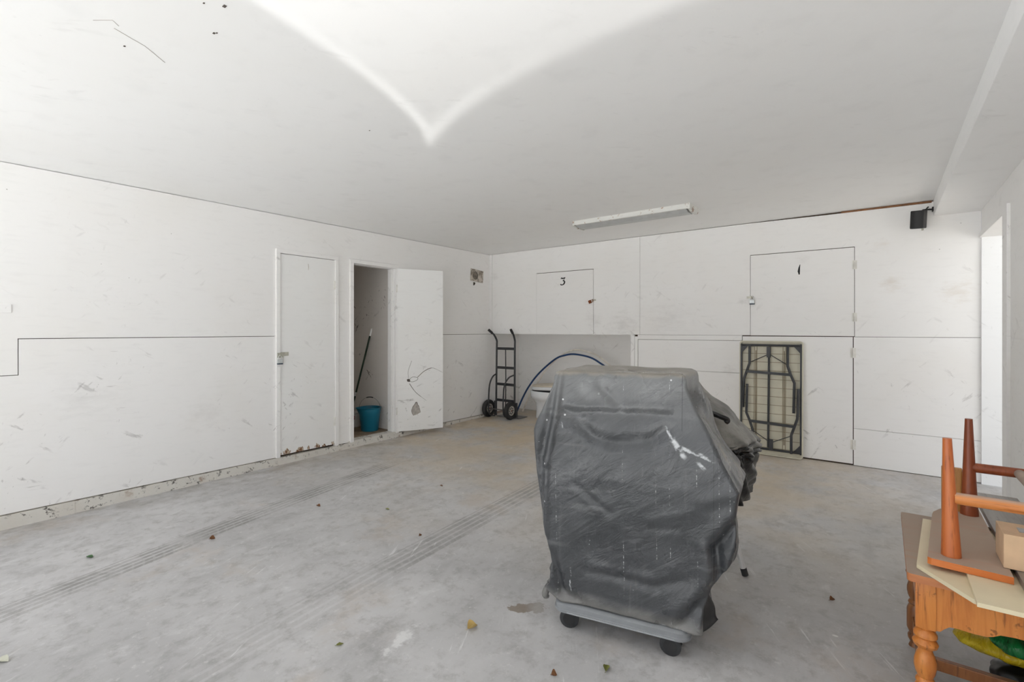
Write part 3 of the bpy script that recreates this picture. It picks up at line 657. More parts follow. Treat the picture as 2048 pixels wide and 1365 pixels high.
MB().grid(10, 4, lambda u, v: (.0828 * math.cos(-1.25 + .8 * u), .0828 * math.sin(-1.25 + .8 * u), .10 + .05 * v)).build('red_patch', 'can_red', pc, True)
MB().tube([(.085 * math.cos(t), .085 * math.sin(t), .165 + .012 * math.cos(3 * t)) for t in [math.pi + math.pi * k / 12 for k in range(13)]], .002, 6).build('handle', 'wire', pc)
po = thing('broom_pole', 'thin dark green pole with a white tip leaning in the closet', 'pole', (-0.86, -2.02, 0.0475))
a = Vector((-0.88, -1.86, 0.052)); bq = Vector((-0.485, -1.782, 1.309))
MB().tube([a, a.lerp(bq, .93)], .0115, 12).build('shaft', 'green_pole', po, True, world=True)
MB().tube([a.lerp(bq, .928), bq], .013, 12).build('tip', 'white_plastic', po, True, world=True)
MB().tube([a.lerp(bq, .30), a.lerp(bq, .34)], .0135, 12).build('collar', 'chrome', po, True, world=True)

# ------------------------------------------------------------------ recess: hand truck, pipes, toilet
ht = thing('hand_truck', 'dark steel hand truck with two wheels standing in the back left corner', 'hand truck', (0.31, -0.05, 0.0))
def part(mb, name, mat, root, smooth=True): return mb.build(name, mat, root, smooth, world=True)
part(MB().tube([(0.142, -.022, 0.02), (0.156, -.022, 1.02)] + smooth_path([(0.157, -.022, 1.08), (0.158, -.026, 1.14), (0.135, -.06, 1.22), (0.108, -.10, 1.262)], 5), .0145, 12), 'upright', 'steel', ht)
part(MB().tube([(0.488, -.022, 0.02), (0.494, -.022, 1.02)] + smooth_path([(0.495, -.022, 1.08), (0.497, -.026, 1.14), (0.499, -.06, 1.22), (0.501, -.10, 1.262)], 5), .0145, 12), 'upright', 'steel', ht)
part(MB().tube([(0.118, -.085, 1.248), (0.084, -.13, 1.300)], .019, 12), 'hand_grip', 'rubber', ht)
part(MB().tube([(0.500, -.085, 1.248), (0.503, -.13, 1.300)], .019, 12), 'hand_grip', 'rubber', ht)
for z in (1.022, .74, .494, .256): part(MB().box((.150, -.03, z - .022), (.492, -.012, z + .016), bev=.003), 'crossbar', 'steel', ht)
part(MB().tube([(.315, -.012, 1.02), (.315, -.006, .6), (.315, -.010, .3), (.315, -.02, .05)], .011, 10, flat=.5), 'center_strap', 'steel', ht)
part(MB().tube(smooth_path([(.150, -.022, .64), (.120, -.07, .60), (.10, -.115, .5), (.092, -.130, .35), (.092, -.135, .12), (.11, -.12, .04), (.15, -.06, .02)], 6), .011, 10), 'wheel_brace', 'steel', ht)
part(MB().tube(smooth_path([(.486, -.022, .64), (.43, -.08, .60), (.385, -.12, .5), (.372, -.135, .35), (.372, -.14, .12), (.39, -.12, .04), (.44, -.06, .02)], 6), .011, 10), 'wheel_brace', 'steel', ht)
part(MB().tube([(0.03, -.10, .125), (.51, -.10, .125)], .008, 10), 'axle', 'steel_light', ht)
for x in (0.062, 0.470):
    mt = Matrix.Translation((x, -.10, .1275)) @ Matrix.Rotation(math.pi / 2, 4, 'Y')
    wt = part(MB().lathe([(.070, -.026), (.095, -.032), (.118, -.028), (.128, -.014), (.128, .014), (.118, .028), (.095, .032), (.070, .026)], 40, mt, cap=False), 'wheel', 'rubber', ht)
    rm = MB(); rm.lathe([(.074, -.020), (.074, .022), (.066, .026), (.060, .016), (.022, .018), (.020, .028), (.012, .028), (.010, -.02)], 40, mt, cap=True)
    part(rm, 'rim', 'rim', wt)
    hb_ = MB(); hb_.lathe([(.013, .026), (.012, .034), (.004, .036)], 16, mt)
    part(hb_, 'hub_cap', 'red', wt)
    for k in range(8):
        t = 2 * math.pi * k / 8
        part(MB().tube([(x + .019, -.10 + .042 * math.cos(t), .1275 + .042 * math.sin(t)), (x + .0215, -.10 + .042 * math.cos(t), .1275 + .042 * math.sin(t))], .010, 10), 'rim_hole', 'steel', wt)
for x0, x1 in ((.105, .135), (.507, .535)): part(MB().box((x0, -.03, .02), (x1, -.005, .235), bev=.008), 'wheel_guard', 'steel', ht)
part(MB().box((.15, -.015, .0025), (.56, .20, .012), bev=.002), 'toe_plate', 'steel_light', ht, False)

pp = smooth_path([(.18, .45, .02), (.30, .45, .255), (.43, .45, .452), (.615, .45, .654), (.883, .45, .861), (1.055, .45, .925), (1.222, .45, .945), (1.463, .45, .908), (1.62, .45, .835), (1.75, .45, .745), (1.95, .45, .52), (2.1, .45, .02)], 7)
tag(MB().tube(pp, .0135, 12).build('water_pipe', 'blue', smooth=True), 'thin blue plastic pipe bent in an arc inside the recess', 'pipe')
pp = smooth_path([(.255, .50, .02), (.40, .50, .30), (.56, .50, .52), (.70, .50, .70), (.93, .50, .90), (1.10, .50, .985), (1.27, .50, 1.005), (1.50, .50, .955), (1.66, .50, .865), (1.82, .50, .735), (2.02, .50, .50), (2.16, .50, .02)], 7)
tag(MB().tube(pp, .0125, 12).build('water_pipe', 'cream_pipe', smooth=True), 'cream plastic pipe arching just behind the blue one', 'pipe')

to = thing('toilet', 'white toilet bowl standing in the recess behind the covered grill', 'toilet', (0.86, 0.32, 0.005))
def ell(cx, hl, hw, z, n=40, sq=2.3):
    out = []
    for k in range(n):
        t = 2 * math.pi * k / n; ct, st = math.cos(t), math.sin(t)
        out.append((cx + hl * math.copysign(abs(ct) ** (2 / sq), ct), 0.32 + hw * math.copysign(abs(st) ** (2 / sq), st), z))
    return out
part(MB().ring_loft([ell(.88, .215, .125, .005, sq=3), ell(.88, .215, .125, .03, sq=3), ell(.88, .215, .115, .14, sq=2.8), ell(.875, .225, .12, .225), ell(.875, .275, .16, .275), ell(.88, .302, .185, .300), ell(.88, .308, .19, .33), ell(.88, .310, .19, .395), ell(.88, .304, .185, .402)]), 'bowl', 'ceramic', to)
tl = Matrix.Translation((.6, 0, .43)) @ Matrix.Rotation(math.radians(-3), 4, 'Y') @ Matrix.Translation((-.6, 0, -.43))
part(MB().ring_loft([ell(.90, .305, .185, .414), ell(.90, .312, .190, .42), ell(.90, .312, .190, .452), ell(.90, .306, .185, .458)], m=tl), 'seat_ring', 'ceramic', to)
part(MB().ring_loft([ell(.90, .30, .183, .459), ell(.90, .305, .187, .464), ell(.90, .300, .183, .480), ell(.90, .27, .16, .488)], m=tl), 'seat_lid', 'seat', to)
part(MB().ring_loft([ell(.89, .292, .175, .4), ell(.89, .292, .175, .418)]), 'seat_gap_shade', 'rubber', to)  # black slab added as the shade in the gap under the seat
db = MB()
for k in range(26):
    a_ = random.uniform(0, 6.28); r_ = random.uniform(0, .07)
    mt = Matrix.Translation((1.05 + r_ * math.cos(a_), -.15 + r_ * .6 * math.sin(a_), .012 + random.uniform(0, .03))) @ Matrix.Rotation(random.uniform(0, 3), 4, Vector((random.random(), random.random(), random.random() + .1)).normalized())
    db.box((-.022, -.012, -.004), (.022, .012, .004), mt, bev=.002)
tag(db.build('leaf_litter', 'litter'), 'small heap of dark dry litter on the floor in front of the toilet', 'litter', kind='stuff')
oc = MB().tube([(1.03, -.245, .012), (1.06, -.24, .014)], [.011, .009], 10)
tag(oc.build('seed_pod', plain('orange_pod', srgb(206, 146, 62), .6), smooth=True), 'small orange pod beside the heap of dark litter', 'pod')

# ------------------------------------------------------------------ folding table against the back wall
ft = thing('folding_table', 'cream folding table on end against the back wall, dark legs folded', 'table', (3.525, -0.072, 0.004), (math.radians(-1.6), 0, 0))
W_, H_ = 0.585, 1.175
def rr(x0, x1, z0, z1, r, n=6):
    out = []
    for cx, cz, a0 in ((x1 - r, z0 + r, -90), (x1 - r, z1 - r, 0), (x0 + r, z1 - r, 90), (x0 + r, z0 + r, 180)):
        for k in range(n + 1): t = math.radians(a0 + 90 * k / n); out.append((cx + r * math.cos(t), cz + r * math.sin(t)))
    return out
tp = MB(); o_, i_ = rr(0, W_, 0, H_, .028), rr(.012, W_ - .012, .012, H_ - .012, .022)
k = len(o_)
P3 = lambda q, y: [(a_, y, b_) for a_, b_ in q]
tp.ring_loft([P3(i_, .008), P3(i_, -.014), P3(o_, -.014), P3(o_, .028), P3(rr(.01, W_ - .01, .01, H_ - .01, .02), .032)], cap=True)
tp.build('table_top', 'fold_top', ft, True)
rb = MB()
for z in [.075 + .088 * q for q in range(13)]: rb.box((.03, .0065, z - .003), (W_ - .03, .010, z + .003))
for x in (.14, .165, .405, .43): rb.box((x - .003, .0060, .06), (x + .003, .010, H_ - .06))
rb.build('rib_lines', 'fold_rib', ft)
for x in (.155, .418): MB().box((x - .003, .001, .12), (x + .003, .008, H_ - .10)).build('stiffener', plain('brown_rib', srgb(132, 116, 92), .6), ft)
YS = -0.012
for x in (.010, W_ - .026): MB().box((x, YS - .006, .045), (x + .016, .004, H_ - .03), bev=.002).build('side_rail', 'steel', ft)
for z in (.062, H_ - .045): MB().tube([(.02, YS, z), (W_ - .02, YS, z)], .0115, 12).build('end_rail', 'steel', ft, True)
for x0, z0, sx, sz in ((.022, H_ - .05, 1, -1), (W_ - .022, H_ - .05, -1, -1), (W_ - .022, .066, -1, 1), (.022, .066, 1, 1)):
    MB().prism([(x0, z0), (x0 + sx * .062, z0), (x0, z0 + sz * .075)], YS - .004, YS + .012, 'y').build('corner_gusset', 'steel', ft)
def legset(flip):
    f = (lambda x, z: (W_ - x + .004, H_ + .002 - z)) if flip else (lambda x, z: (x, z))
    def tb(pts, r, name, y=YS - .012):
        MB().tube([(f(x, z)[0], y, f(x, z)[1]) for x, z in pts], r, 12).build(name, 'steel', ft, True)
    yy = YS - (.034 if flip else .012)
    tb([(.100, H_ - .05), (.100, H_ - .235), (.070, H_ - .33), (.048, H_ - .40), (.044, H_ - .46), (.040, H_ - .70)], .0125, 'leg', yy)
    tb([(.452, H_ - .05), (.452, H_ - .25), (.478, H_ - .335), (.512, H_ - .42), (.510, H_ - .49), (.506, H_ - .72)], .0125, 'leg', yy)
    p0, p1 = f(.074, H_ - .322), f(.480, H_ - .338)
    mb = MB(); mb.ring_loft([[(p[0], yy + q * .012, p[1] + e * .013) for q, e in ((-1, -1), (1, -1), (1, 1), (-1, 1))] for p in (p0, p1)])
    mb.build('leg_crossbar', 'steel', ft)
    tb([(.272, H_ - .14), (.104, H_ - .225)], .004, 'brace_rod', yy + .004); tb([(.292, H_ - .14), (.448, H_ - .24)], .004, 'brace_rod', yy + .004)
    q0, q1 = f(.262, H_ - .17), f(.298, H_ - .06)
    MB().box((min(q0[0], q1[0]), yy - .01, min(q0[1], q1[1])), (max(q0[0], q1[0]), yy + .016, max(q0[1], q1[1])), bev=.003).build('brace_lock', 'steel', ft)
legset(False); legset(True)
MB().tube([(.282, YS - .004, H_ - .07), (.278, YS - .004, .08)], .0105, 12).build('center_rail', 'steel', ft, True)

# ------------------------------------------------------------------ grill under a grey cover, on a furniture dolly
TH = math.radians(12.5); DO = (3.845, -3.757, gz(-3.757))
do = thing('furniture_dolly', 'grey plastic wheeled dolly under the covered grill', 'dolly', DO, (0, 0, TH))
ZT = 0.128
def rrp(x0, x1, y0, y1, r, z, n=8):
    return [(a_, b_, z) for a_, b_ in rr(x0, x1, y0, y1, r, n)]
DX0, DX1, DY1 = -.287, .297, .56
pf = MB()
pf.ring_loft([rrp(DX0 + .012, DX1 - .012, .012, DY1 - .012, .05, .086), rrp(DX0, DX1, 0, DY1, .055, .090), rrp(DX0, DX1, 0, DY1, .055, .1), rrp(DX0 + .004, DX1 - .004, .004, DY1 - .004, .052, .103), rrp(DX0 + .004, DX1 - .004, .004, DY1 - .004, .052, .120), rrp(DX0 + .012, DX1 - .012, .012, DY1 - .012, .045, ZT), rrp(DX0 + .03, DX1 - .03, .03, DY1 - .03, .04, ZT + .002)])
pl = pf.build('platform', 'dolly', do, True)
MB().box((DX0 + .07, -.004, .0925), (DX1 - .06, .006, .098), bev=.002).build('edge_ridge', plain('pale_dolly_ridge', srgb(160, 163, 166), .45, var=.04), pl)
for cx, cy, ang in ((-.225, .075, 10), (.215, .07, 0), (-.225, .48, 30), (.215, .48, -20)):
    R_ = Matrix.Translation((cx, cy, 0)) @ Matrix.Rotation(math.radians(ang), 4, 'Z')
    cw = MB(); m_ = R_ @ Matrix.Translation((0, 0, .043)) @ Matrix.Rotation(math.pi / 2, 4, 'X')
    for s_ in (-.022, .022):
        mm = m_ @ Matrix.Translation((0, 0, s_))
        cw.lathe([(.002, -.011), (.036, -.011), (.0425, -.007), (.0425, .007), (.036, .011), (.002, .011)], 28, mm)
    c_o = cw.build('caster', 'caster', do, True)
    fk = MB(); fk.box((-.016, -.009, .035), (.016, .009, .088), R_, bev=.002); fk.lathe([(.026, .078), (.026, .088)], 20, R_); fk.build('fork', 'caster', c_o)
    ax = MB(); ax.lathe([(.027, -.0340), (.024, -.0345), (.002, -.0345)], 24, m_ @ Matrix.Translation((0, 0, .0685))); ax.build('wheel_cap', 'rubber', c_o, True)

gr = thing('covered_grill', 'tall grill hidden under a dusty grey vinyl cover on the wheeled dolly', 'covered grill', DO, (0, 0, TH))
def lerp_tab(tab, z):
    if z <= tab[0][0]: return tab[0][1]
    for (z0, v0), (z1, v1) in zip(tab, tab[1:]):
        if z <= z1:
            t = (z - z0) / (z1 - z0); return v0 + (v1 - v0) * t
    return tab[-1][1]
XL = [(.10, -.305), (.155, -.318), (.22, -.305), (.29, -.297), (.39, -.318), (.534, -.343), (.716, -.367), (.80, -.374), (.886, -.379), (.93, -.368), (.97, -.350), (1.03, -.325), (1.088, -.301), (1.115, -.291), (1.14, -.280)]
XR = [(.10, .335), (.147, .340), (.23, .345), (.316, .375), (.40, .425), (.426, .438), (.5, .460), (.56, .463), (.604, .459), (.66, .466), (.713, .474), (.76, .446), (.821, .411), (.925, .366), (1.03, .314), (1.10, .284), (1.14, .268)]
YFT = [(.10, .014), (.16, .016), (.3, .014), (.5, .008), (.7, .000), (.88, .008), (.98, .028), (1.1, .040), (1.14, .048)]
YBT = [(.10, .56), (.3, .54), (.7, .56), (.9, .53), (1.14, .48)]
TOP = 1.150
CREASE = [  # x0,z0,x1,z1, depth, sigma    (valleys > 0)
    (-.088, 1.106, .009, 1.01, .016, .013), (-.19, 1.09, -.14, 1.03, .010, .02), (-.224, .975, .212, .990, .012, .016), (-.224, 1.0, .212, 1.015, -.012, .014),
    (-.224, .978, -.110, .880, .020, .020), (-.11, .880, -.012, .858, .022, .022), (-.012, .858, .138, .880, .022, .022), (.138, .880, .203, .935, .018, .016),
    (-.183, .661, -.10, .60, .012, .012), (-.10, .60, -.033, .563, .012, .012), (-.16, .63, -.08, .57, -.010, .014),
    (.317, .66, .45, .70, -.012, .02), (-.132, .289, .02, .295, .014, .014), (.02, .295, .153, .283, .016, .016), (.153, .283, .261, .33, .014, .014), (-.1, .315, .14, .312, -.010, .016),
    (.457, .59, .388, .475, .050, .016), (.386, .48, .400, .38, .055, .015), (.40, .38, .372, .31, .045, .014), (.43, .62, .35, .50, -.026, .024), (.36, .47, .36, .36, -.030, .022),
    (.372, .315, .317, .235, .030, .016), (.317, .235, .261, .150, .032, .018), (.34, .32, .24, .20, -.022, .024),
    (.15, .52, .25, .54, .008, .012), (.14, .56, .30, .62, -.008, .014), (.12, .36, .10, .5, .010, .02), (.08, .40, .14, .60, -.008, .03),
    (-.262, 1.12, -.272, .96, -.026, .011), (-.272, .96, -.312, .74, -.030, .012), (-.312, .74, -.320, .42, -.026, .012), (-.275, 1.12, -.31, .96, .022, .012), (-.30, .96, -.345, .74, .030, .014), (-.335, .74, -.338, .5, .020, .012),
    (-.245, .175, -.121, .128, .018, .016), (-.121, .128, .062, .128, .014, .013), (.062, .128, .188, .136, .014, .013), (.188, .136, .256, .15, .018, .014),
    (-.29, .33, -.245, .18, .028, .014), (-.31, .30, -.275, .17, -.016, .014)]
def creases(x, z):
    dsum = 0.0
    for x0, z0, x1, z1, dep, sg in CREASE:
        L2 = (x1 - x0) ** 2 + (z1 - z0) ** 2; t = max(0, min(1, ((x - x0) * (x1 - x0) + (z - z0) * (z1 - z0)) / L2))
        d2 = (x - x0 - t * (x1 - x0)) ** 2 + (z - z0 - t * (z1 - z0)) ** 2
        dsum += dep * math.exp(-d2 / (2 * sg * sg)) * (0.5 + 0.5 * math.sin(math.pi * (0.15 + 0.7 * t)))
    return dsum
def section(z, nf=110, ns=40, nb=30):
    """points of one horizontal slice of the cover, front left corner first"""
    xl, xr, yf, yb = lerp_tab(XL, z), lerp_tab(XR, z), lerp_tab(YFT, z), lerp_tab(YBT, z)
    hem = max(0, (.19 - z) / .06); rc_ = .016
    out = []
    def corner(cx, cy, a0, n):
        for k in range(n): t = math.radians(a0 + 90 * k / n); out.append([cx + rc_ * math.cos(t), cy + rc_ * math.sin(t)])
    for k in range(nf): out.append([xl + rc_ + (xr - xl - 2 * rc_) * k / nf, yf])
    corner(xr - rc_, yf + rc_, -90, 8)
    for k in range(ns): out.append([xr, yf + rc_ + (yb - yf - 2 * rc_) * k / ns])
    corner(xr - rc_, yb - rc_, 0, 8)
    for k in range(nb): out.append([xr - rc_ - (xr - xl - 2 * rc_) * k / nb, yb])
    corner(xl + rc_, yb - rc_, 90, 8)
    for k in range(ns): out.append([xl, yb - rc_ - (yb - yf - 2 * rc_) * k / ns])
    corner(xl + rc_, yf + rc_, 180, 8)
    n = len(out); res = []
    for i, (x, y) in enumerate(out):
        p = Vector((x, y, z))
        big = noise.noise(p * 3.2) * .014 + noise.noise(p * 8.5 + Vector((3, 1, 2))) * .006 + noise.noise(Vector((x * 20, y * 20, z * 3))) * .0035
        x2, y2 = x, y
        fw = max(0, min(1, 1 - (y - yf) / .08))
        y2 += fw * (creases(x, z) * .55 + big * .55)
        sw = 1 - fw
        x2 += sw * (big * 1.6 + .012 * math.sin(z * 16 + y * 9)) * (1 if x > 0 else -1)
        if x > .2: x2 -= .035 * math.exp(-((z - 1.03) / .05) ** 2) * math.exp(-((y - .16) / .07) ** 2)
        if hem > 0:
            wv = .010 * hem * math.sin(x * 24 + y * 17 + 1.0)
            y2 -= fw * (.006 * hem + abs(wv) * .3); x2 += sw * (.018 * hem + wv) * (1 if x > 0 else -1)
        zz = z
        if z < .2:
            k = (.2 - z) / .1
            # the hem dips to the front right and lifts at the front left
            zz = z + k * (.004 * math.sin(x * 9 + 2.2) + (.045 if x < -.25 else 0) * min(1, (-.25 - x) / .05 if x < -.25 else 0))
        res.append((x2, y2, zz))
    return res
zs = [.134 + (1.10 - .134) * k / 150 for k in range(151)]
rings = [section(z) for z in zs]
base = section(1.10)
cxm, cym = -.008, .25
for t, zt in ((.992, 1.128), (.975, 1.146), (.93, 1.153), (.75, 1.155), (.55, 1.152), (.3, 1.150), (.06, 1.150)):
    rings.append([(cxm + (x - cxm) * t, cym + (y - cym) * t, zt + (0.006 * noise.noise(Vector((x * 7, y * 7, t * 3))) if t < .98 else 0)) for x, y, _ in base])
cv = MB(); cv.ring_loft(rings, cap=False)
cv.bm.faces.new(list(cv.bm.verts)[-len(base):])
cover = cv.build('cover', 'vinyl', gr, 'all')
sol = cover.modifiers.new('thickness', 'SOLIDIFY'); sol.thickness = 0.003; sol.offset = -1
fl = MB()
fl.grid(8, 10, lambda u, v: (.325 + (.02 + .055 * v) * u + .01 * math.sin(5 * v), .12 + .09 * u + .03 * v * (1 - u), .215 - (.150 - .05 * u * v + .01) * v - .01 * math.sin(3 * u)))
f_o = fl.build('hem_flap', 'vinyl_dark', gr, 'all'); f_o.modifiers.new('thickness', 'SOLIDIFY').thickness = 0.003
fl = MB()
fl.grid(8, 8, lambda u, v: (-.300 - (.010 + .055 * v) * u, .06 + .10 * u + .02 * v, .315 - .155 * v + .02 * u * v))
f_o = fl.build('hem_flap', 'vinyl', gr, 'all'); f_o.modifiers.new('thickness', 'SOLIDIFY').thickness = 0.003
MB().tube(smooth_path([(-.31, .05, .175), (-.328, .045, .150), (-.334, .045, .125), (-.318, .05, .116)], 4), [.016] * 10 + [.013, .010, .006], 10).build('hem_curl', 'vinyl', gr, True)

# ------------------------------------------------------------------ thing under black plastic, behind the grill
bl = thing('wrapped_stand', 'folding stand wrapped in shiny black plastic behind the covered grill', 'wrapped stand', (3.95, -2.78, gz(-2.78)))
XR2 = [(.34, 4.150), (.45, 4.168), (.60, 4.180), (.665, 4.195), (.70, 4.172), (.763, 4.09), (.80, 4.066), (.835, 4.03), (.88, 3.95), (.93, 3.885), (.97, 3.84)]
XL2 = [(.34, 3.86), (.7, 3.76), (.97, 3.74)]
def bsec(z, n=72):
    xr, xl = lerp_tab(XR2, z), lerp_tab(XL2, z); cx, hx = (xl + xr) / 2, (xr - xl) / 2; hy = .20 + .05 * math.sin(z * 3)
    out = []
    for k in range(n):
        t = 2 * math.pi * k / n; ct, st = math.cos(t), math.sin(t); sq = 2 / 2.6
        x, y = cx + hx * math.copysign(abs(ct) ** sq, ct), -2.72 + hy * math.copysign(abs(st) ** sq, st)
        pz = z + .06 * (x - 4.0)
        f_ = .014 * math.sin(t * 13 + z * 40) * min(1, max(0, (.70 - z) / .05)) if z < .7 else 0
        f_ += .012 * noise.noise(Vector((x * 7, y * 7, z * 9))) + .008 * noise.noise(Vector((x * 18, y * 18, z * 16)))
        pl_ = .010 * math.sin((z - .25 * x) * 190) if .60 < z < .69 and st < .3 else 0
        out.append((x + (f_ + pl_) * ct, y + (f_ + pl_) * st, z))
    return out
zz = [.655 + .315 * k / 44 for k in range(45)]
rg = [bsec(z) for z in zz]; tipc = (3.80, -2.72, .985)
rg.append([(tipc[0] + (x - tipc[0]) * .4, tipc[1] + (y - tipc[1]) * .4, .982) for x, y, _ in rg[-1]])
part(MB().ring_loft(rg, cap=True), 'top_wrap', 'poly_dusty', bl, 'all')
zz = [.345 + .325 * k / 36 for k in range(37)]
part(MB().ring_loft([[(x - .004, y, z - .012 * math.sin(x * 30)) for x, y, z in bsec(q)] for q in zz], cap=False), 'hanging_wrap', 'poly_black', bl, 'all')
hn = smooth_path([(3.96, -2.915, .86), (4.0, -2.94, .852), (4.05, -2.935, .835), (4.085, -2.91, .815), (4.075, -2.92, .80)], 6)
part(MB().tube(hn, [.004] + [.014] * (len(hn) - 2) + [.004], 10), 'strap_loop', 'poly_black', bl)
for tip, head in (((4.150, -2.805, gz(-2.805)), (3.955, -2.80, .62)), ((3.96, -2.60, gz(-2.60)), (3.94, -2.66, .62)), ((3.80, -2.60, gz(-2.6)), (3.88, -2.68, .62)), ((3.82, -2.83, gz(-2.83)), (3.88, -2.78, .62))):
    a_, b_ = Vector(tip), Vector(head); a_.z += .004
    lg = part(MB().tube([a_.lerp(b_, .02), b_], .0145, 14), 'leg', 'chrome', bl)
    part(MB().tube([a_ + Vector((0, 0, .0)), a_.lerp(b_, .055)], .0165, 14), 'foot_cap', 'rubber', lg)

# ------------------------------------------------------------------ end table and what lies on it
et = thing('end_table', 'orange oak end table with turned legs at the lower right', 'table', (5.085, -3.29, gz(-3.29)))
part(MB().prism(rr(4.80, 5.372, -3.625, -2.962, .012, 3), .482, .507, 'z'), 'table_top', 'oak_top', et)
ap = [(4.872, .485), (4.872, .326), (4.884, .328), (4.892, .338), (4.905, .350), (4.925, .352), (4.96, .350), (4.99, .352), (5.005, .358), (5.02, .368), (5.05, .372), (5.10, .372), (5.16, .36), (5.20, .352), (5.28, .350), (5.29, .338), (5.30, .326), (5.30, .485)]
part(MB().prism(ap, -3.586, -3.566, 'y'), 'front_apron', 'oak', et, False)
part(MB().box((4.828, -3.54, .345), (4.846, -3.01, .485)), 'side_apron', 'oak', et, False); part(MB().box((5.326, -3.54, .345), (5.344, -3.01, .485)), 'side_apron', 'oak', et, False)
part(MB().box((4.87, -3.004, .345), (5.30, -2.986, .485)), 'rear_apron', 'oak', et, False)
LP = [(.024, .332), (.020, .318), (.026, .312), (.031, .302), (.031, .294), (.023, .288), (.029, .281), (.034, .272), (.031, .262), (.020, .255), (.019, .245), (.024, .232), (.029, .212), (.0295, .195), (.026, .175), (.019, .158), (.024, .152), (.026, .145), (.022, .138), (.026, .130), (.030, .118), (.030, .04), (.026, .03), (.022, .018), (.027, .008), (.026, -.005), (.018, -.02), (.021, -.028), (.024, -.036)]
for x, y in ((4.848, -3.566), (4.848, -2.995), (5.325, -3.566), (5.325, -2.995)):
    lg = MB(); lg.box((x - .026, y - .026, .325), (x + .026, y + .026, .485), bev=.003)
    zb = gz(y); pr = [(r_, z_ if z_ > .0 else z_ * ((-zb) / .036)) for r_, z_ in LP]
    lg.lathe(list(reversed(pr)), 24, Matrix.Translation((x, y, 0)))
    part(lg, 'leg', 'oak_shaded' if y > -3.2 else 'oak', et)
for x in (4.848, 5.325): part(MB().box((x - .012, -3.545, .058), (x + .012, -3.015, .095), bev=.003), 'side_stretcher', 'oak_shaded', et, False)
part(MB().box((4.858, -3.312, .055), (5.315, -3.288, .095), bev=.003), 'cross_stretcher', 'oak_shaded', et, False)

A = [(4.826, -3.568), (4.945, -3.742), (5.30, -3.742), (5.30, -3.05), (4.868, -3.05)]
tag(MB().prism(A, .508, .5205, 'z').build('cream_board', 'cream_board'), 'lower cream board with a clipped corner lying on the end table', 'board', 'cream boards on the end table')
Bq = [(4.946, -3.788), (5.32, -3.775), (5.32, -3.12), (4.946, -3.12)]
tag(MB().prism(Bq, .521, .5335, 'z').build('cream_board', 'cream_board'), 'upper cream board jutting out over the front of the end table', 'board', 'cream boards on the end table')

ub = thing('upturned_bench', 'small orange teak bench turned upside down on the cream boards', 'bench', (5.0, -3.29, .534))
SP = [(4.853, -3.576), (4.862, -3.584), (5.047, -3.598), (5.050, -2.905), (5.0, -2.905), (4.997, -2.988), (4.925, -2.990), (4.900, -3.05), (4.894, -3.09)]
part(MB().prism(SP, .5345, .556, 'z'), 'seat_board', 'teak_top', ub, False)
part(MB().prism(rect(5.215, 5.372, -3.598, -2.905), .5345, .556, 'z'), 'seat_board', 'teak_top', ub, False)
for (x, y), tx, nm, rb_ in (((4.915, -3.52), -.010, 'teak', .026), ((5.012, -3.003), -.002, 'teak_shaded', .028), ((5.29, -3.52), .008, 'teak', .026), ((5.29, -3.003), .008, 'teak_shaded', .028)):
    pts = [(x + tx * k / 10, y, .556 + (.937 - .556) * k / 10) for k in range(11)]
    lg = part(MB().tube(pts, [rb_ + (.0118 - rb_) * (k / 10) ** .9 for k in range(11)], 24), 'leg', nm, ub)
for y, xa, nm in ((-3.52, 4.932, 'teak_rail'), (-3.003, 5.030, 'teak_shaded')):
    part(MB().tube([(xa - .01, y, .745), (5.29, y, .745)], .0185, 20), 'stretcher', nm, ub)
part(MB().tube([(5.150, -3.50, .745), (5.150, -3.02, .745)], .0165, 20), 'cross_stretcher', plain('grey_dusted_teak', srgb(166, 148, 134), .7), ub)

tag(MB().box((5.062, -3.66, .5345), (5.205, -2.62, .556), bev=.002).build('grey_plank', 'grey_plank'), 'weathered grey plank lying beside the upturned bench seat', 'plank')
bx = thing('cardboard_box', 'small tan cardboard box on the grey plank under the bench rails', 'box', (5.12, -3.46, .5565))
part(MB().box((5.034, -3.535, .5570), (5.20, -3.40, .662), bev=.002), 'carton', 'cardboard', bx, False)
part(MB().box((5.075, -3.49, .6620), (5.16, -3.445, .6632), bev=.0003), 'tape', 'silver_tape', bx, False)
tag(MB().box((4.930, -2.982, .5085), (4.993, -2.966, .730), bev=.003).build('wooden_slat', 'ochre_wood'), 'short ochre wooden slat standing upright at the back edge of the end table', 'slat')

def bag(name, mat, label, c, half, rz, seed):
    def pt(u, v):
        a_, b_ = 2 * math.pi * u, math.pi * (v - .5)
        x, y, z = math.cos(a_) * math.cos(b_) ** .7 if math.cos(b_) > 0 else 0, math.sin(a_) * math.cos(b_) ** .7 if math.cos(b_) > 0 else 0, math.sin(b_)
        q = Vector((x * half[0], y * half[1], z * half[2]))
        k = .010 * noise.noise(q * 30 + Vector((seed, 0, 0))) + .006 * math.sin(x * 22 + seed) * (1 - abs(z))
        q += q.normalized() * k
        return q
    mb = MB(); mb.grid(60, 30, pt); bmesh.ops.remove_doubles(mb.bm, verts=mb.bm.verts[:], dist=1e-5)
    o = mb.build(name, mat, smooth='all'); o.matrix_basis = Matrix.Translation(c) @ Matrix.Rotation(rz, 4, 'Z'); return tag(o, label, 'bag')
bag('plastic_bag', 'black_form', 'black rounded form on the floor under the yellow bag', (5.21, -3.10, gz(-3.1) + .056), (.155, .10, .050), 0, 8.0)  # black form added to carry the yellow bag
bag('plastic_bag', 'yellow_bag', 'shiny yellow plastic bag under the end table', (5.155, -3.11, .118), (.205, .095, .036), math.radians(-3), 1.0)
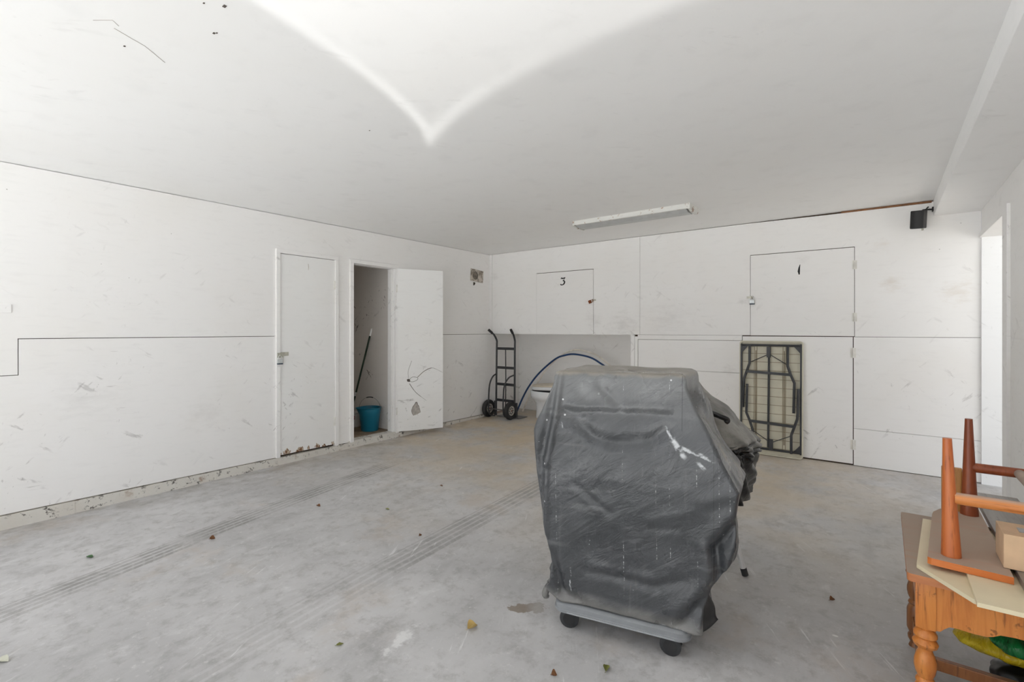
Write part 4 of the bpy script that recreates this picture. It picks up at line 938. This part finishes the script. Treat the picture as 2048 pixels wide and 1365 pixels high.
bag('plastic_bag', 'green_bag', 'shiny green plastic bag on top of the yellow bag', (5.20, -3.225, .188), (.160, .080, .040), math.radians(-3), 4.0)

# ------------------------------------------------------------------ leaves and crumbs on the floor
def leaf_mesh(L, Wd, curl, seed):
    mb = MB()
    def pt(u, v):
        t = u; half = Wd * math.sin(math.pi * min(1, max(0, t)) ** .8) * .5 + .0008
        s = (v - .5) * 2
        return ((t - .5) * L, s * half, .0015 + curl * (abs(s) ** 1.5) * half * 2 + curl * .5 * L * (t - .5) ** 2 + .002 * noise.noise(Vector((t * 6 + seed, s * 3, seed))))
    mb.grid(10, 6, pt)
    mb.tube([(-.5 * L, 0, .002), (-.68 * L, .004, .003)], .0008, 5); return mb
LV = [('leaf_green', .050, .026, .3, (0.997, -4.877), 20, 'small bright green leaf on the floor at the left'),
      ('leaf_tan', .050, .040, .7, (3.274, -4.021), 70, 'curled tan dry leaf left of the dolly in front'),
      ('leaf_olive', .038, .024, .6, (3.872, -3.898), 110, 'curled olive green leaf in front of the dolly'),
      ('leaf_pale', .055, .036, .4, (1.879, -5.333), 30, 'pale grey leaf at the lower left edge'),
      ('leaf_olive', .030, .015, .4, (2.898, -4.446), 60, 'small olive leaf left of the tan dry leaf'),
      ('leaf_brown', .040, .024, .6, (1.346, -3.617), 10, 'brown curled leaf beside the left tyre mark'),
      ('leaf_olive', .040, .018, .3, (1.818, -3.345), 5, 'flat olive leaf in the middle of the floor'),
      ('leaf_brown', .034, .022, .9, (1.32, -4.338), 50, 'brown crumpled leaf on the left tyre mark'),
      ('leaf_brown', .020, .014, .8, (2.359, -3.508), 80, 'dark crumb of leaf between the two tyre marks'),
      ('leaf_brown', .034, .016, .4, (1.762, -2.736), 0, 'tan brown leaf far back in the middle of the floor'),
      ('leaf_brown', .022, .016, 1.2, (3.727, -4.054), 25, 'round brown crumb at the lower front edge'),
      ('leaf_brown', .026, .018, .9, (4.542, -2.808), 40, 'brown crumb on the bare floor right of the covered grill')]
for k, (mt, L, Wd, cu, (x, y), rz, lab) in enumerate(LV):
    o = leaf_mesh(L, Wd, cu, k * 3.3).build('dry_leaf', mt, smooth='all')
    o.matrix_basis = Matrix.Translation((x, y, gz(y) + .001)) @ Matrix.Rotation(math.radians(rz), 4, 'Z')
    tag(o, lab, 'leaf', 'leaves scattered on the floor')
